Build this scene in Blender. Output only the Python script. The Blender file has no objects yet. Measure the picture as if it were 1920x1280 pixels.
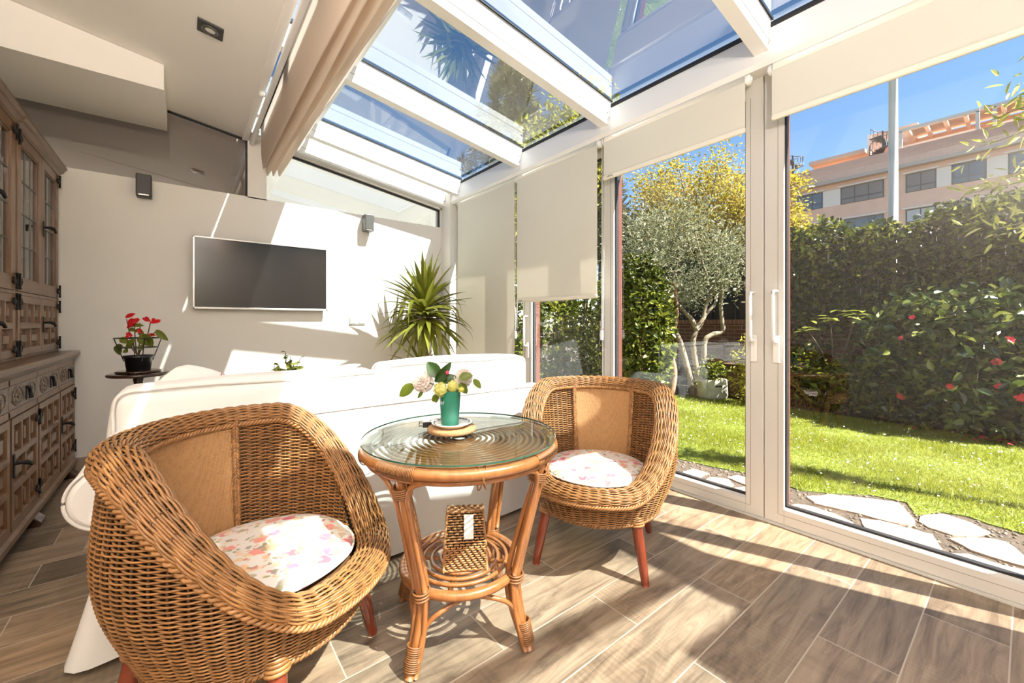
import bpy, math, random
import numpy as np
from mathutils import Vector, Matrix
random.seed(7)
RNG = np.random.default_rng(11)
PI = math.pi
SC = bpy.context.scene
COL = SC.collection

# ------------------------------------------------------------ mesh building
def arr(*a): return np.array(a, dtype=float)
def nrm(v):
    v = np.asarray(v, float)
    return v / (np.linalg.norm(v, axis=-1, keepdims=True) + 1e-12)

def curve(pts, n=24):
    P = [arr(*p) for p in pts]; P = [2 * P[0] - P[1]] + P + [2 * P[-1] - P[-2]]; o = []
    k = len(P) - 3
    for i in range(k):
        for u in np.linspace(0, 1, max(2, n // k), endpoint=(i == k - 1)):
            p0, p1, p2, p3 = P[i:i + 4]
            o.append(.5 * (2 * p1 + (p2 - p0) * u + (2 * p0 - 5 * p1 + 4 * p2 - p3) * u * u + (3 * p1 - p0 - 3 * p2 + p3) * u ** 3))
    return np.array(o)

class MB:
    def __init__(s): s.V = []; s.Q = []; s.n = 0
    def add(s, V, F, m=0, smooth=False):
        V = np.asarray(V, float).reshape(-1, 3)
        F = [np.asarray(F, int)] if isinstance(F, np.ndarray) else F
        s.V.append(V)
        for f in F:
            f = np.asarray(f, int)
            if f.ndim == 1: f = f.reshape(1, -1)
            s.Q.append((f + s.n, m, smooth))
        s.n += len(V); return s
    def box(s, x0, x1, y0, y1, z0, z1, m=0):
        V = [(x, y, z) for z in (z0, z1) for y in (y0, y1) for x in (x0, x1)]
        F = np.array([(0, 2, 3, 1), (4, 5, 7, 6), (0, 1, 5, 4), (2, 6, 7, 3), (0, 4, 6, 2), (1, 3, 7, 5)])
        return s.add(V, F, m)
    def hexa(s, V, m=0):
        F = np.array([(0, 2, 3, 1), (4, 5, 7, 6), (0, 1, 5, 4), (2, 6, 7, 3), (0, 4, 6, 2), (1, 3, 7, 5)])
        return s.add(V, F, m)
    def obox(s, c, ax, half, m=0):
        c = arr(*c); a = [arr(*v) * h for v, h in zip(ax, half)]
        V = [c + sx * a[0] + sy * a[1] + sz * a[2] for sz in (-1, 1) for sy in (-1, 1) for sx in (-1, 1)]
        return s.hexa(V, m)
    def grid(s, P, cu=False, cv=False, m=0, smooth=True, flip=False):
        P = np.asarray(P, float); n, k = P.shape[:2]
        i = np.arange(n if cu else n - 1); j = np.arange(k if cv else k - 1)
        I, J = np.meshgrid(i, j, indexing='ij'); I = I.ravel(); J = J.ravel()
        I2 = (I + 1) % n; J2 = (J + 1) % k
        F = np.stack([I * k + J, I2 * k + J, I2 * k + J2, I * k + J2], 1)
        if flip: F = F[:, ::-1]
        return s.add(P.reshape(-1, 3), F, m, smooth)
    def tube(s, path, r, sides=6, closed=False, caps=True, m=0, smooth=True, flat=1.0):
        P = np.asarray(path, float); n = len(P)
        r = np.atleast_1d(np.asarray(r, float))
        r = np.interp(np.linspace(0, 1, n), np.linspace(0, 1, len(r)), r) if len(r) > 1 else np.full(n, r[0])
        if closed: T = np.roll(P, -1, 0) - np.roll(P, 1, 0)
        else: T = np.gradient(P, axis=0)
        T = nrm(T)
        up = arr(0, 0, 1.0)
        if np.mean(np.abs(T[:, 2])) > 0.8: up = arr(1.0, 0.05, 0)
        A = np.cross(T, up); bad = np.linalg.norm(A, axis=1) < 1e-3
        A[bad] = np.cross(T[bad], arr(0.3, 1, 0.2)); A = nrm(A); B = np.cross(A, T)
        t = np.arange(sides) * 2 * PI / sides
        R = P[:, None, :] + r[:, None, None] * (np.cos(t)[None, :, None] * A[:, None, :] + flat * np.sin(t)[None, :, None] * B[:, None, :])
        base = s.n
        s.grid(R, cu=closed, cv=True, m=m, smooth=smooth, flip=True)
        if caps and not closed:
            s.Q.append((np.arange(sides).reshape(1, -1) + base, m, False))
            s.Q.append(((np.arange(sides)[::-1] + (n - 1) * sides).reshape(1, -1) + base, m, False))
        return s
    def seg(s, a, b, r, r2=None, sides=8, m=0):
        return s.tube([a, b], [r, r if r2 is None else r2], sides=sides, m=m)
    def lathe(s, prof, c=(0, 0, 0), seg=32, m=0, smooth=True, ax=None, a0=0, a1=2 * PI):
        prof = np.asarray(prof, float); t = np.linspace(a0, a1, seg, endpoint=False) if a1 - a0 > 6.28 else np.linspace(a0, a1, seg)
        P = np.stack([prof[None, :, 0] * np.cos(t)[:, None], prof[None, :, 0] * np.sin(t)[:, None], np.broadcast_to(prof[None, :, 1], (len(t), len(prof)))], 2)
        if ax is not None:
            z = nrm(arr(*ax)); x = nrm(np.cross(z, arr(0.31, 0.2, 0.93) if abs(z[2]) < .9 else arr(1, 0, 0))); y = np.cross(z, x)
            P = P[..., 0:1] * x + P[..., 1:2] * y + P[..., 2:3] * z
        return s.grid(P + arr(*c), cu=(a1 - a0 > 6.28), m=m, smooth=smooth)
    def ell(s, c, r, seg=16, rings=10, m=0):
        t = np.linspace(-PI / 2, PI / 2, rings + 1)
        prof = np.stack([np.cos(t), np.sin(t)], 1); prof[0, 0] = prof[-1, 0] = 1e-3
        b = MB(); b.lathe(prof, seg=seg); V = b.V[0] * arr(*(r if np.ndim(r) else (r, r, r))) + arr(*c)
        return s.add(V, [q[0] for q in b.Q], m, True)
    def prism(s, pts, z0, z1, m=0, inset=0.0, smooth=False):
        p = np.asarray(pts, float); n = len(p)
        a = np.sum(p[:, 0] * np.roll(p[:, 1], -1) - np.roll(p[:, 0], -1) * p[:, 1])
        if a < 0: p = p[::-1]
        c = p.mean(0); q = c + (p - c) * (1 - inset)
        V = np.concatenate([np.c_[p, np.full(n, z0)], np.c_[p, np.full(n, z1 - (0.3 * (z1 - z0) if inset else 0))], np.c_[q, np.full(n, z1)]])
        i = np.arange(n); j = (i + 1) % n
        F = [np.stack([i, j, j + n, i + n], 1), np.stack([i + n, j + n, j + 2 * n, i + 2 * n], 1), (i + 2 * n).reshape(1, -1), i[::-1].reshape(1, -1)]
        return s.add(V, F, m, smooth)
    def extr(s, pts2, axis, a0, a1, m=0):
        # polygon in the two other axes, extruded along axis
        p = np.asarray(pts2, float); n = len(p); V = []
        for a in (a0, a1):
            for u, v in p:
                V.append({'x': (a, u, v), 'y': (u, a, v), 'z': (u, v, a)}[axis])
        i = np.arange(n); j = (i + 1) % n
        return s.add(V, [np.stack([i, j, j + n, i + n], 1), i[::-1].reshape(1, -1), (i + n).reshape(1, -1)], m)
    def rbox(s, x0, x1, y0, y1, z0, z1, rad, n=5, puff=0.0, m=0, dents=0.0, seed=0):
        # box with rounded edges, optionally puffed out, as one smooth surface
        rad = min(rad, (x1 - x0) / 2, (y1 - y0) / 2, (z1 - z0) / 2) * .999
        L = arr(x1 - x0, y1 - y0, z1 - z0); C = arr(x0 + x1, y0 + y1, z0 + z1) / 2; H = L / 2
        def ticks(h, k):
            a = np.linspace(0, 1, n + 1)
            e = h - rad + rad * np.tan(a * PI / 4)
            mid = np.linspace(-(h - rad), h - rad, max(2, k))
            return np.concatenate([-e[::-1], mid[1:-1], e])
        tk = [ticks(H[i], int(L[i] / max(0.05, L.max() / 16)) + 2) for i in range(3)]
        rs = np.random.default_rng(seed); ph = rs.uniform(0, 6.28, (4, 3)); fr = rs.uniform(4, 11, (4, 3))
        for a in range(3):
            u, v = (a + 1) % 3, (a + 2) % 3
            for sg in (-1, 1):
                U, W = np.meshgrid(tk[u], tk[v], indexing='ij')
                P = np.zeros(U.shape + (3,)); P[..., a] = sg * H[a]; P[..., u] = U; P[..., v] = W
                core = np.clip(P, -(H - rad), H - rad); D = P - core
                N = D / (np.linalg.norm(D, axis=2, keepdims=True) + 1e-12)
                R = core + N * rad
                if puff:
                    f = np.ones(U.shape)
                    for k in (u, v): f = f * np.clip(1 - (R[..., k] / (H[k] - rad * .2929)) ** 2, 0, 1)
                    R[..., a] += sg * puff * f
                if dents:
                    w = sum(np.sin(R @ fr[i] + ph[i, 0]) for i in range(4)) / 4
                    R = R + N * (w * dents)[..., None]
                s.grid(R + C, m=m, flip=(sg < 0))
        return s
    def build(s, name, mats, parent=None, off=None, bevel=0, bseg=2, weld=False, sub=0):
        V = np.concatenate(s.V) if s.V else np.zeros((0, 3))
        if off is not None: V = V - np.asarray(off, float)
        me = bpy.data.meshes.new(name)
        me.vertices.add(len(V)); me.vertices.foreach_set('co', V.astype(np.float32).ravel())
        li = []; tot = []; mi = []; sm = []
        for f, m, smo in s.Q:
            li.append(f.ravel()); k = len(f); tot.append(np.full(k, f.shape[1])); mi.append(np.full(k, m)); sm.append(np.full(k, smo))
        li = np.concatenate(li); tot = np.concatenate(tot)
        me.loops.add(len(li)); me.loops.foreach_set('vertex_index', li.astype(np.int32))
        me.polygons.add(len(tot)); st = np.concatenate([[0], np.cumsum(tot)[:-1]])
        me.polygons.foreach_set('loop_start', st.astype(np.int32))
        me.polygons.foreach_set('material_index', np.concatenate(mi).astype(np.int32))
        me.polygons.foreach_set('use_smooth', np.concatenate(sm).astype(bool))
        me.update(calc_edges=True); me.validate()
        for mt in (mats if isinstance(mats, (list, tuple)) else [mats]): me.materials.append(mt)
        o = bpy.data.objects.new(name, me); COL.objects.link(o)
        if parent is not None: o.parent = parent
        if weld:
            w = o.modifiers.new('Weld', 'WELD'); w.merge_threshold = 0.0004
        if bevel:
            b = o.modifiers.new('Bevel', 'BEVEL'); b.width = bevel; b.segments = bseg; b.limit_method = 'ANGLE'; b.angle_limit = 0.6
            b.harden_normals = False
        if sub:
            u = o.modifiers.new('Sub', 'SUBSURF'); u.levels = u.render_levels = sub
        return o

def thing(name, label, cat, loc=(0, 0, 0), rz=0, group=None):
    o = bpy.data.objects.new(name, None); COL.objects.link(o)
    o.location = loc; o.rotation_euler = (0, 0, rz); o.empty_display_size = 0.05
    o['label'] = label; o['category'] = cat; o['kind'] = 'thing'
    if group: o['group'] = group
    return o
def part(name, mb, mat, t, off=None, **k):
    # a part; coordinates in the world unless off=(0,0,0) says they are the thing's own
    r = t
    while r.parent is not None: r = r.parent
    return mb.build(name, mat, t, off=tuple(r.location) if off is None else off, **k)
L0 = (0, 0, 0)
def tag(o, label, cat, group=None, kind='thing'):
    o['label'] = label; o['category'] = cat; o['kind'] = kind
    if group: o['group'] = group
    return o
def struct(name, mb, mat, parent=None, **k):
    o = mb.build(name, mat, parent, **k)
    o['kind'] = 'structure'; return o
def copytree(o, parent=None):
    c = o.copy(); COL.objects.link(c)
    if parent is not None: c.parent = parent
    for ch in list(o.children): copytree(ch, c)
    return c

# ------------------------------------------------------------ materials
def new(name):
    m = bpy.data.materials.new(name); m.use_nodes = True
    nt = m.node_tree; nt.nodes.clear(); return m, nt, nt.nodes, nt.links
def node(nt, typ, **k):
    n = nt.nodes.new(typ)
    for a, b in k.items():
        if a.startswith('i_'): n.inputs[a[2:].replace('_', ' ')].default_value = b
        else: setattr(n, a, b)
    return n
def ramp(nt, stops, interp='LINEAR'):
    r = nt.nodes.new('ShaderNodeValToRGB'); r.color_ramp.interpolation = interp
    e = r.color_ramp.elements
    while len(e) < len(stops): e.new(0.5)
    for el, (p, c) in zip(e, stops): el.position = p; el.color = (*c, 1) if len(c) == 3 else c
    return r
def coords(nt, kind='pos', scale=(1, 1, 1), rot=(0, 0, 0), loc=(0, 0, 0)):
    if kind == 'pos': g = nt.nodes.new('ShaderNodeNewGeometry'); out = g.outputs['Position']
    else: g = nt.nodes.new('ShaderNodeTexCoord'); out = g.outputs['Object']
    mp = nt.nodes.new('ShaderNodeMapping'); mp.inputs['Scale'].default_value = scale; mp.inputs['Rotation'].default_value = rot; mp.inputs['Location'].default_value = loc
    nt.links.new(out, mp.inputs[0]); return mp.outputs[0]
def out(nt, sh): o = nt.nodes.new('ShaderNodeOutputMaterial'); nt.links.new(sh, o.inputs[0])
def pr(nt, rough=.5, metal=0, spec=.5, coat=0, sheen=0):
    p = nt.nodes.new('ShaderNodeBsdfPrincipled'); p.inputs['Roughness'].default_value = rough; p.inputs['Metallic'].default_value = metal
    p.inputs['Specular IOR Level'].default_value = spec; p.inputs['Coat Weight'].default_value = coat; p.inputs['Sheen Weight'].default_value = sheen
    return p
def plain(name, col, rough=.5, metal=0, spec=.5, coat=0, var=0.0, vscale=6, bump=0.0, bscale=60, kind='pos', stretch=(1, 1, 1), trans=0.0, sheen=0, island=0.0):
    m, nt, N, L = new(name); p = pr(nt, rough, metal, spec, coat, sheen)
    p.inputs['Base Color'].default_value = (*col, 1)
    c = None
    if var or bump: c = coords(nt, kind, stretch)
    src = None
    if var:
        n = node(nt, 'ShaderNodeTexNoise', i_Scale=vscale, i_Detail=5.0); L.new(c, n.inputs['Vector'])
        r = ramp(nt, [(.25, [x * (1 - var) for x in col]), (.75, [min(1, x * (1 + var)) for x in col])])
        L.new(n.outputs[0], r.inputs[0]); src = r.outputs[0]
    if island:
        g = nt.nodes.new('ShaderNodeNewGeometry'); hv = nt.nodes.new('ShaderNodeHueSaturation')
        mr = nt.nodes.new('ShaderNodeMapRange'); mr.inputs[3].default_value = 1 - island; mr.inputs[4].default_value = 1 + island
        L.new(g.outputs['Random Per Island'], mr.inputs[0]); L.new(mr.outputs[0], hv.inputs['Value'])
        if src: L.new(src, hv.inputs['Color'])
        else: hv.inputs['Color'].default_value = (*col, 1)
        src = hv.outputs[0]
    if src: L.new(src, p.inputs['Base Color'])
    if bump:
        n = node(nt, 'ShaderNodeTexNoise', i_Scale=bscale, i_Detail=4.0); L.new(c, n.inputs['Vector'])
        b = node(nt, 'ShaderNodeBump', i_Strength=bump, i_Distance=.01); L.new(n.outputs[0], b.inputs['Height']); L.new(b.outputs[0], p.inputs['Normal'])
    sh = p.outputs[0]
    if trans:
        t = nt.nodes.new('ShaderNodeBsdfTranslucent'); t.inputs[0].default_value = (*col, 1)
        if src: L.new(src, t.inputs[0])
        mx = nt.nodes.new('ShaderNodeMixShader'); mx.inputs[0].default_value = trans
        L.new(sh, mx.inputs[1]); L.new(t.outputs[0], mx.inputs[2]); sh = mx.outputs[0]
    out(nt, sh); return m
def leafm(name, cols, rough=.4, trans=.35, spec=.5):
    m, nt, N, L = new(name); g = nt.nodes.new('ShaderNodeNewGeometry')
    k = len(cols); r = ramp(nt, [(i / max(1, k - 1), c) for i, c in enumerate(cols)]); L.new(g.outputs['Random Per Island'], r.inputs[0])
    p = pr(nt, rough, 0, spec); L.new(r.outputs[0], p.inputs['Base Color'])
    t = nt.nodes.new('ShaderNodeBsdfTranslucent'); hv = nt.nodes.new('ShaderNodeHueSaturation'); hv.inputs['Value'].default_value = 1.3
    L.new(r.outputs[0], hv.inputs['Color']); L.new(hv.outputs[0], t.inputs[0])
    mx = nt.nodes.new('ShaderNodeMixShader'); mx.inputs[0].default_value = trans
    L.new(p.outputs[0], mx.inputs[1]); L.new(t.outputs[0], mx.inputs[2]); out(nt, mx.outputs[0]); return m
def glassm(name, tint=(1, 1, 1), ior=1.9, refl=(1, 1, 1), dirt=0.0):
    # clear pane: lets light through with its tint, mirrors at its outer faces by Fresnel
    m, nt, N, L = new(name)
    t = nt.nodes.new('ShaderNodeBsdfTransparent'); t.inputs[0].default_value = (*[math.sqrt(x) for x in tint], 1)
    g = nt.nodes.new('ShaderNodeBsdfGlossy'); g.inputs['Roughness'].default_value = 0.0; g.inputs['Color'].default_value = (*refl, 1)
    f = nt.nodes.new('ShaderNodeFresnel'); f.inputs[0].default_value = ior
    ge = nt.nodes.new('ShaderNodeNewGeometry'); iv = node(nt, 'ShaderNodeMath', operation='SUBTRACT'); iv.inputs[0].default_value = 1
    L.new(ge.outputs['Backfacing'], iv.inputs[1])
    mu = node(nt, 'ShaderNodeMath', operation='MULTIPLY'); L.new(f.outputs[0], mu.inputs[0]); L.new(iv.outputs[0], mu.inputs[1])
    mx = nt.nodes.new('ShaderNodeMixShader'); L.new(mu.outputs[0], mx.inputs[0]); L.new(t.outputs[0], mx.inputs[1]); L.new(g.outputs[0], mx.inputs[2])
    sh = mx.outputs[0]
    if dirt:
        d = nt.nodes.new('ShaderNodeBsdfDiffuse'); d.inputs[0].default_value = (.8, .8, .8, 1)
        n = node(nt, 'ShaderNodeTexNoise', i_Scale=70.0, i_Detail=6.0, i_Roughness=.7); L.new(coords(nt), n.inputs['Vector'])
        r = ramp(nt, [(.62, (0, 0, 0)), (.8, (dirt, dirt, dirt))]); L.new(n.outputs[0], r.inputs[0])
        m2 = nt.nodes.new('ShaderNodeMixShader'); L.new(r.outputs[0], m2.inputs[0]); L.new(sh, m2.inputs[1]); L.new(d.outputs[0], m2.inputs[2]); sh = m2.outputs[0]
    out(nt, sh); return m
def woodm(name, dark, mid, light, axis='z', scale=1.0, rough=.4, kind='pos', coat=.2):
    m, nt, N, L = new(name); st = {'x': (.12, 1, 1), 'y': (1, .12, 1), 'z': (1, 1, .12)}[axis]
    c = coords(nt, kind, [v * scale for v in st])
    n = node(nt, 'ShaderNodeTexNoise', i_Scale=22.0, i_Detail=8.0, i_Roughness=.65, i_Distortion=.6); L.new(c, n.inputs['Vector'])
    r = ramp(nt, [(.25, dark), (.5, mid), (.75, light)]); L.new(n.outputs[0], r.inputs[0])
    p = pr(nt, rough, coat=coat); L.new(r.outputs[0], p.inputs['Base Color'])
    b = node(nt, 'ShaderNodeBump', i_Strength=.25, i_Distance=.004); L.new(n.outputs[0], b.inputs['Height']); L.new(b.outputs[0], p.inputs['Normal'])
    out(nt, p.outputs[0]); return m

def floor_mat():
    m, nt, N, L = new('plank_tile')
    c = coords(nt, 'pos', loc=(-1.295, -.68 + .2125 * 40, 0))
    br = nt.nodes.new('ShaderNodeTexBrick'); br.offset = .5; br.offset_frequency = 2; br.squash = 1
    br.inputs['Color1'].default_value = (0, 0, 0, 1); br.inputs['Color2'].default_value = (1, 1, 1, 1); br.inputs['Mortar'].default_value = (.5, .5, .5, 1)
    br.inputs['Scale'].default_value = 1; br.inputs['Mortar Size'].default_value = .0022; br.inputs['Mortar Smooth'].default_value = .1; br.inputs['Bias'].default_value = 0
    br.inputs['Brick Width'].default_value = .9; br.inputs['Row Height'].default_value = .2125
    L.new(c, br.inputs['Vector'])
    # per plank shift of the grain
    cm = nt.nodes.new('ShaderNodeVectorMath'); cm.operation = 'SCALE'; cm.inputs['Scale'].default_value = 37.0
    L.new(br.outputs['Color'], cm.inputs[0])
    ad = nt.nodes.new('ShaderNodeVectorMath'); ad.operation = 'ADD'; L.new(coords(nt, 'pos', (.9, 6.5, 1)), ad.inputs[0]); L.new(cm.outputs[0], ad.inputs[1])
    g1 = node(nt, 'ShaderNodeTexNoise', i_Scale=2.6, i_Detail=9.0, i_Roughness=.68, i_Distortion=1.2); L.new(ad.outputs[0], g1.inputs['Vector'])
    r1 = ramp(nt, [(.26, (.07, .049, .033)), (.40, (.19, .137, .093)), (.56, (.315, .232, .158)), (.76, (.41, .315, .224))]); L.new(g1.outputs[0], r1.inputs[0])
    # saw marks across the plank
    ad2 = nt.nodes.new('ShaderNodeVectorMath'); ad2.operation = 'ADD'; L.new(coords(nt, 'pos', (1, .25, 1)), ad2.inputs[0]); L.new(cm.outputs[0], ad2.inputs[1])
    wv = nt.nodes.new('ShaderNodeTexWave'); wv.wave_type = 'BANDS'; wv.bands_direction = 'X'
    wv.inputs['Scale'].default_value = 15; wv.inputs['Distortion'].default_value = 5; wv.inputs['Detail'].default_value = 2; wv.inputs['Detail Scale'].default_value = .8
    L.new(ad2.outputs[0], wv.inputs['Vector'])
    pn = node(nt, 'ShaderNodeTexNoise', i_Scale=1.3, i_Detail=2.0); L.new(ad2.outputs[0], pn.inputs['Vector'])
    pr_ = ramp(nt, [(.5, (0, 0, 0)), (.66, (1, 1, 1))]); L.new(pn.outputs[0], pr_.inputs[0])
    wm = node(nt, 'ShaderNodeMath', operation='MULTIPLY'); L.new(wv.outputs['Fac'], wm.inputs[0]); L.new(pr_.outputs[0], wm.inputs[1])
    mx = nt.nodes.new('ShaderNodeMix'); mx.data_type = 'RGBA'; mx.blend_type = 'MULTIPLY'; mx.inputs[7].default_value = (.88, .86, .84, 1)
    L.new(wm.outputs[0], mx.inputs[0]); L.new(r1.outputs[0], mx.inputs[6])
    # plank to plank tone
    r2 = ramp(nt, [(0, (.78, .80, .80)), (.5, (1, 1, 1)), (1, (1.12, 1.06, 1.0))]); L.new(br.outputs['Color'], r2.inputs[0])
    m2 = nt.nodes.new('ShaderNodeMix'); m2.data_type = 'RGBA'; m2.blend_type = 'MULTIPLY'; m2.inputs[0].default_value = 1
    L.new(mx.outputs[2], m2.inputs[6]); L.new(r2.outputs[0], m2.inputs[7])
    # dark stains
    sn = node(nt, 'ShaderNodeTexNoise', i_Scale=3.2, i_Detail=5.0, i_Roughness=.6); L.new(ad2.outputs[0], sn.inputs['Vector'])
    sr = ramp(nt, [(.54, (1, 1, 1)), (.72, (.52, .50, .49))]); L.new(sn.outputs[0], sr.inputs[0])
    m4 = nt.nodes.new('ShaderNodeMix'); m4.data_type = 'RGBA'; m4.blend_type = 'MULTIPLY'; m4.inputs[0].default_value = 1
    L.new(m2.outputs[2], m4.inputs[6]); L.new(sr.outputs[0], m4.inputs[7])
    m3 = nt.nodes.new('ShaderNodeMix'); m3.data_type = 'RGBA'; m3.inputs[7].default_value = (.46, .38, .30, 1)
    L.new(br.outputs['Fac'], m3.inputs[0]); L.new(m4.outputs[2], m3.inputs[6])
    p = pr(nt, .38, spec=.45); L.new(m3.outputs[2], p.inputs['Base Color'])
    b = node(nt, 'ShaderNodeBump', i_Strength=.25, i_Distance=.004); L.new(g1.outputs[0], b.inputs['Height']); L.new(b.outputs[0], p.inputs['Normal'])
    out(nt, p.outputs[0]); return m

def brickm(name, c1, c2, mort, bw=.24, rh=.07, ms=.006, axes='yz', rough=.85):
    m, nt, N, L = new(name); g = nt.nodes.new('ShaderNodeNewGeometry'); sp = nt.nodes.new('ShaderNodeSeparateXYZ'); cb = nt.nodes.new('ShaderNodeCombineXYZ')
    L.new(g.outputs['Position'], sp.inputs[0])
    for i, a in enumerate(axes): L.new(sp.outputs['XYZ'.index(a.upper())], cb.inputs[i])
    br = nt.nodes.new('ShaderNodeTexBrick'); br.inputs['Scale'].default_value = 1
    br.inputs['Color1'].default_value = (*c1, 1); br.inputs['Color2'].default_value = (*c2, 1); br.inputs['Mortar'].default_value = (*mort, 1)
    br.inputs['Brick Width'].default_value = bw; br.inputs['Row Height'].default_value = rh; br.inputs['Mortar Size'].default_value = ms
    L.new(cb.outputs[0], br.inputs['Vector']); p = pr(nt, rough); L.new(br.outputs['Color'], p.inputs['Base Color'])
    out(nt, p.outputs[0]); return m

def floralm():
    m, nt, N, L = new('floral_cotton')
    c = coords(nt, 'obj')
    nz = node(nt, 'ShaderNodeTexNoise', i_Scale=30.0, i_Detail=3.0); L.new(c, nz.inputs['Vector'])
    sc = nt.nodes.new('ShaderNodeVectorMath'); sc.operation = 'SCALE'; sc.inputs['Scale'].default_value = .035; L.new(nz.outputs['Color'], sc.inputs[0])
    ad = nt.nodes.new('ShaderNodeVectorMath'); ad.operation = 'ADD'; L.new(c, ad.inputs[0]); L.new(sc.outputs[0], ad.inputs[1])
    cur = None
    base = nt.nodes.new('ShaderNodeRGB'); base.outputs[0].default_value = (.74, .70, .65, 1); cur = base.outputs[0]
    for scale, thr, cols, off in ((18, .40, [(.62, .06, .12), (.75, .25, .2), (.8, .45, .25), (.75, .1, .2)], 0), (32, .36, [(.42, .34, .2), (.72, .5, .28), (.3, .26, .22), (.6, .45, .3)], 3.3), (50, .34, [(.7, .42, .25), (.3, .3, .14), (.55, .2, .2), (.75, .6, .4)], 7.1)):
        mp = nt.nodes.new('ShaderNodeMapping'); mp.inputs['Location'].default_value = (off, off * 1.7, 0); L.new(ad.outputs[0], mp.inputs[0])
        v = nt.nodes.new('ShaderNodeTexVoronoi'); v.inputs['Scale'].default_value = scale; L.new(mp.outputs[0], v.inputs['Vector'])
        r = ramp(nt, [(thr, (1, 1, 1)), (thr + .07, (0, 0, 0))]); L.new(v.outputs['Distance'], r.inputs[0])
        sepc = nt.nodes.new('ShaderNodeSeparateColor'); L.new(v.outputs['Color'], sepc.inputs[0])
        cr = ramp(nt, [(i * .25, x) for i, x in enumerate(cols)], 'CONSTANT'); L.new(sepc.outputs[0], cr.inputs[0])
        g = node(nt, 'ShaderNodeMath', operation='GREATER_THAN'); g.inputs[1].default_value = .30; L.new(sepc.outputs[1], g.inputs[0])
        mu = node(nt, 'ShaderNodeMath', operation='MULTIPLY'); L.new(g.outputs[0], mu.inputs[0]); L.new(r.outputs[0], mu.inputs[1])
        m8 = node(nt, 'ShaderNodeMath', operation='MULTIPLY'); m8.inputs[1].default_value = .9; L.new(mu.outputs[0], m8.inputs[0])
        mx = nt.nodes.new('ShaderNodeMix'); mx.data_type = 'RGBA'; L.new(m8.outputs[0], mx.inputs[0]); L.new(cur, mx.inputs[6]); L.new(cr.outputs[0], mx.inputs[7]); cur = mx.outputs[2]
    p = pr(nt, .9, sheen=.2); L.new(cur, p.inputs['Base Color'])
    b = node(nt, 'ShaderNodeBump', i_Strength=.3, i_Distance=.004); L.new(nz.outputs[0], b.inputs['Height']); L.new(b.outputs[0], p.inputs['Normal'])
    out(nt, p.outputs[0]); return m

def weavem(name, c1, c2, scale, kind='obj', rot=0.6):
    # fine flat basket weave for cloth-like cane panels
    m, nt, N, L = new(name); c = coords(nt, kind, rot=(0, 0, 0))
    v = nt.nodes.new('ShaderNodeTexVoronoi'); v.inputs['Scale'].default_value = scale; v.inputs['Randomness'].default_value = .35; L.new(c, v.inputs['Vector'])
    n = node(nt, 'ShaderNodeTexNoise', i_Scale=scale * .35, i_Detail=4.0); L.new(c, n.inputs['Vector'])
    mxn = node(nt, 'ShaderNodeMath', operation='ADD'); L.new(v.outputs['Distance'], mxn.inputs[0]); L.new(n.outputs[0], mxn.inputs[1])
    r = ramp(nt, [(.55, c2), (1.1, c1)]); L.new(mxn.outputs[0], r.inputs[0])
    p = pr(nt, .55); L.new(r.outputs[0], p.inputs['Base Color'])
    b = node(nt, 'ShaderNodeBump', i_Strength=.6, i_Distance=.004); b.invert = True; L.new(v.outputs['Distance'], b.inputs['Height']); L.new(b.outputs[0], p.inputs['Normal'])
    out(nt, p.outputs[0]); return m

M = {}
M['wall'] = plain('white_plaster', (.81, .78, .735), .75, bump=.03, bscale=120)
M['ceil'] = plain('white_ceiling', (.92, .885, .84), .7)
M['floor'] = floor_mat()
M['base'] = plain('baseboard_tile', (.33, .25, .18), .5, var=.2)
M['alu'] = plain('white_lacquered_frame', (.66, .64, .61), .35, spec=.5)
M['raft'] = plain('white_rafter_lacquer', (.86, .85, .83), .4)
M['eave'] = plain('white_eaves_fascia', (.88, .855, .82), .4)
M['red'] = plain('terracotta_lacquer', (.135, .05, .038), .4)
M['gasket'] = plain('black_gasket', (.015, .015, .017), .6)
M['groove'] = plain('profile_groove', (.32, .29, .26), .6)
M['glass'] = glassm('door_glass', (.93, .95, .94), 1.72)
M['roofglass'] = glassm('solar_roof_glass', (.61, .69, .71), 4.0, dirt=.10)
M['clere'] = glassm('clerestory_glass', (.88, .88, .88), 2.3)
M['tglass'] = glassm('table_glass', (.68, .75, .71), 2.8)
M['tedge'] = plain('glass_edge_green', (.03, .10, .07), .1, spec=.8)
M['taupe'] = plain('taupe_outside_render', (.21, .165, .135), .8)
M['neigh'] = plain('grey_outside_render', (.17, .175, .155), .85, var=.06, vscale=2)
M['blind'] = plain('cream_blind_fabric', (.90, .87, .795), .85, trans=.34)
M['blindbar'] = plain('cream_blind_bar', (.86, .81, .70), .5)
M['plastic'] = plain('white_plastic', (.88, .87, .85), .3)
M['switch'] = plain('grey_white_switch', (.50, .49, .47), .35)
M['curtain'] = plain('blush_shade_fabric', (.92, .84, .76), .9, trans=.6)
M['rail'] = plain('white_rail', (.9, .9, .9), .3)
M['black'] = plain('black_satin', (.012, .012, .013), .4)
M['iron'] = plain('wrought_iron', (.015, .013, .012), .5, metal=.5)
M['screen'] = plain('dark_screen', (.012, .011, .011), .12, spec=.7)
M['silver'] = plain('silver_bezel', (.62, .60, .58), .35, metal=.6)
M['grey'] = plain('grey_metal', (.13, .125, .115), .4, metal=.4)
M['charcoal'] = plain('charcoal_metal', (.05, .047, .045), .5)
M['lampglow'] = plain('lamp_lens', (.85, .82, .76), .3)
M['sofa'] = plain('white_slipcover', (.79, .775, .755), .9, bump=.12, bscale=9, sheen=.1)
M['piping'] = plain('white_piping', (.74, .71, .68), .9)
M['wick'] = plain('honey_wicker', (.285, .135, .046), .36, spec=.5, island=.28, kind='obj', var=.18, vscale=30)
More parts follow.
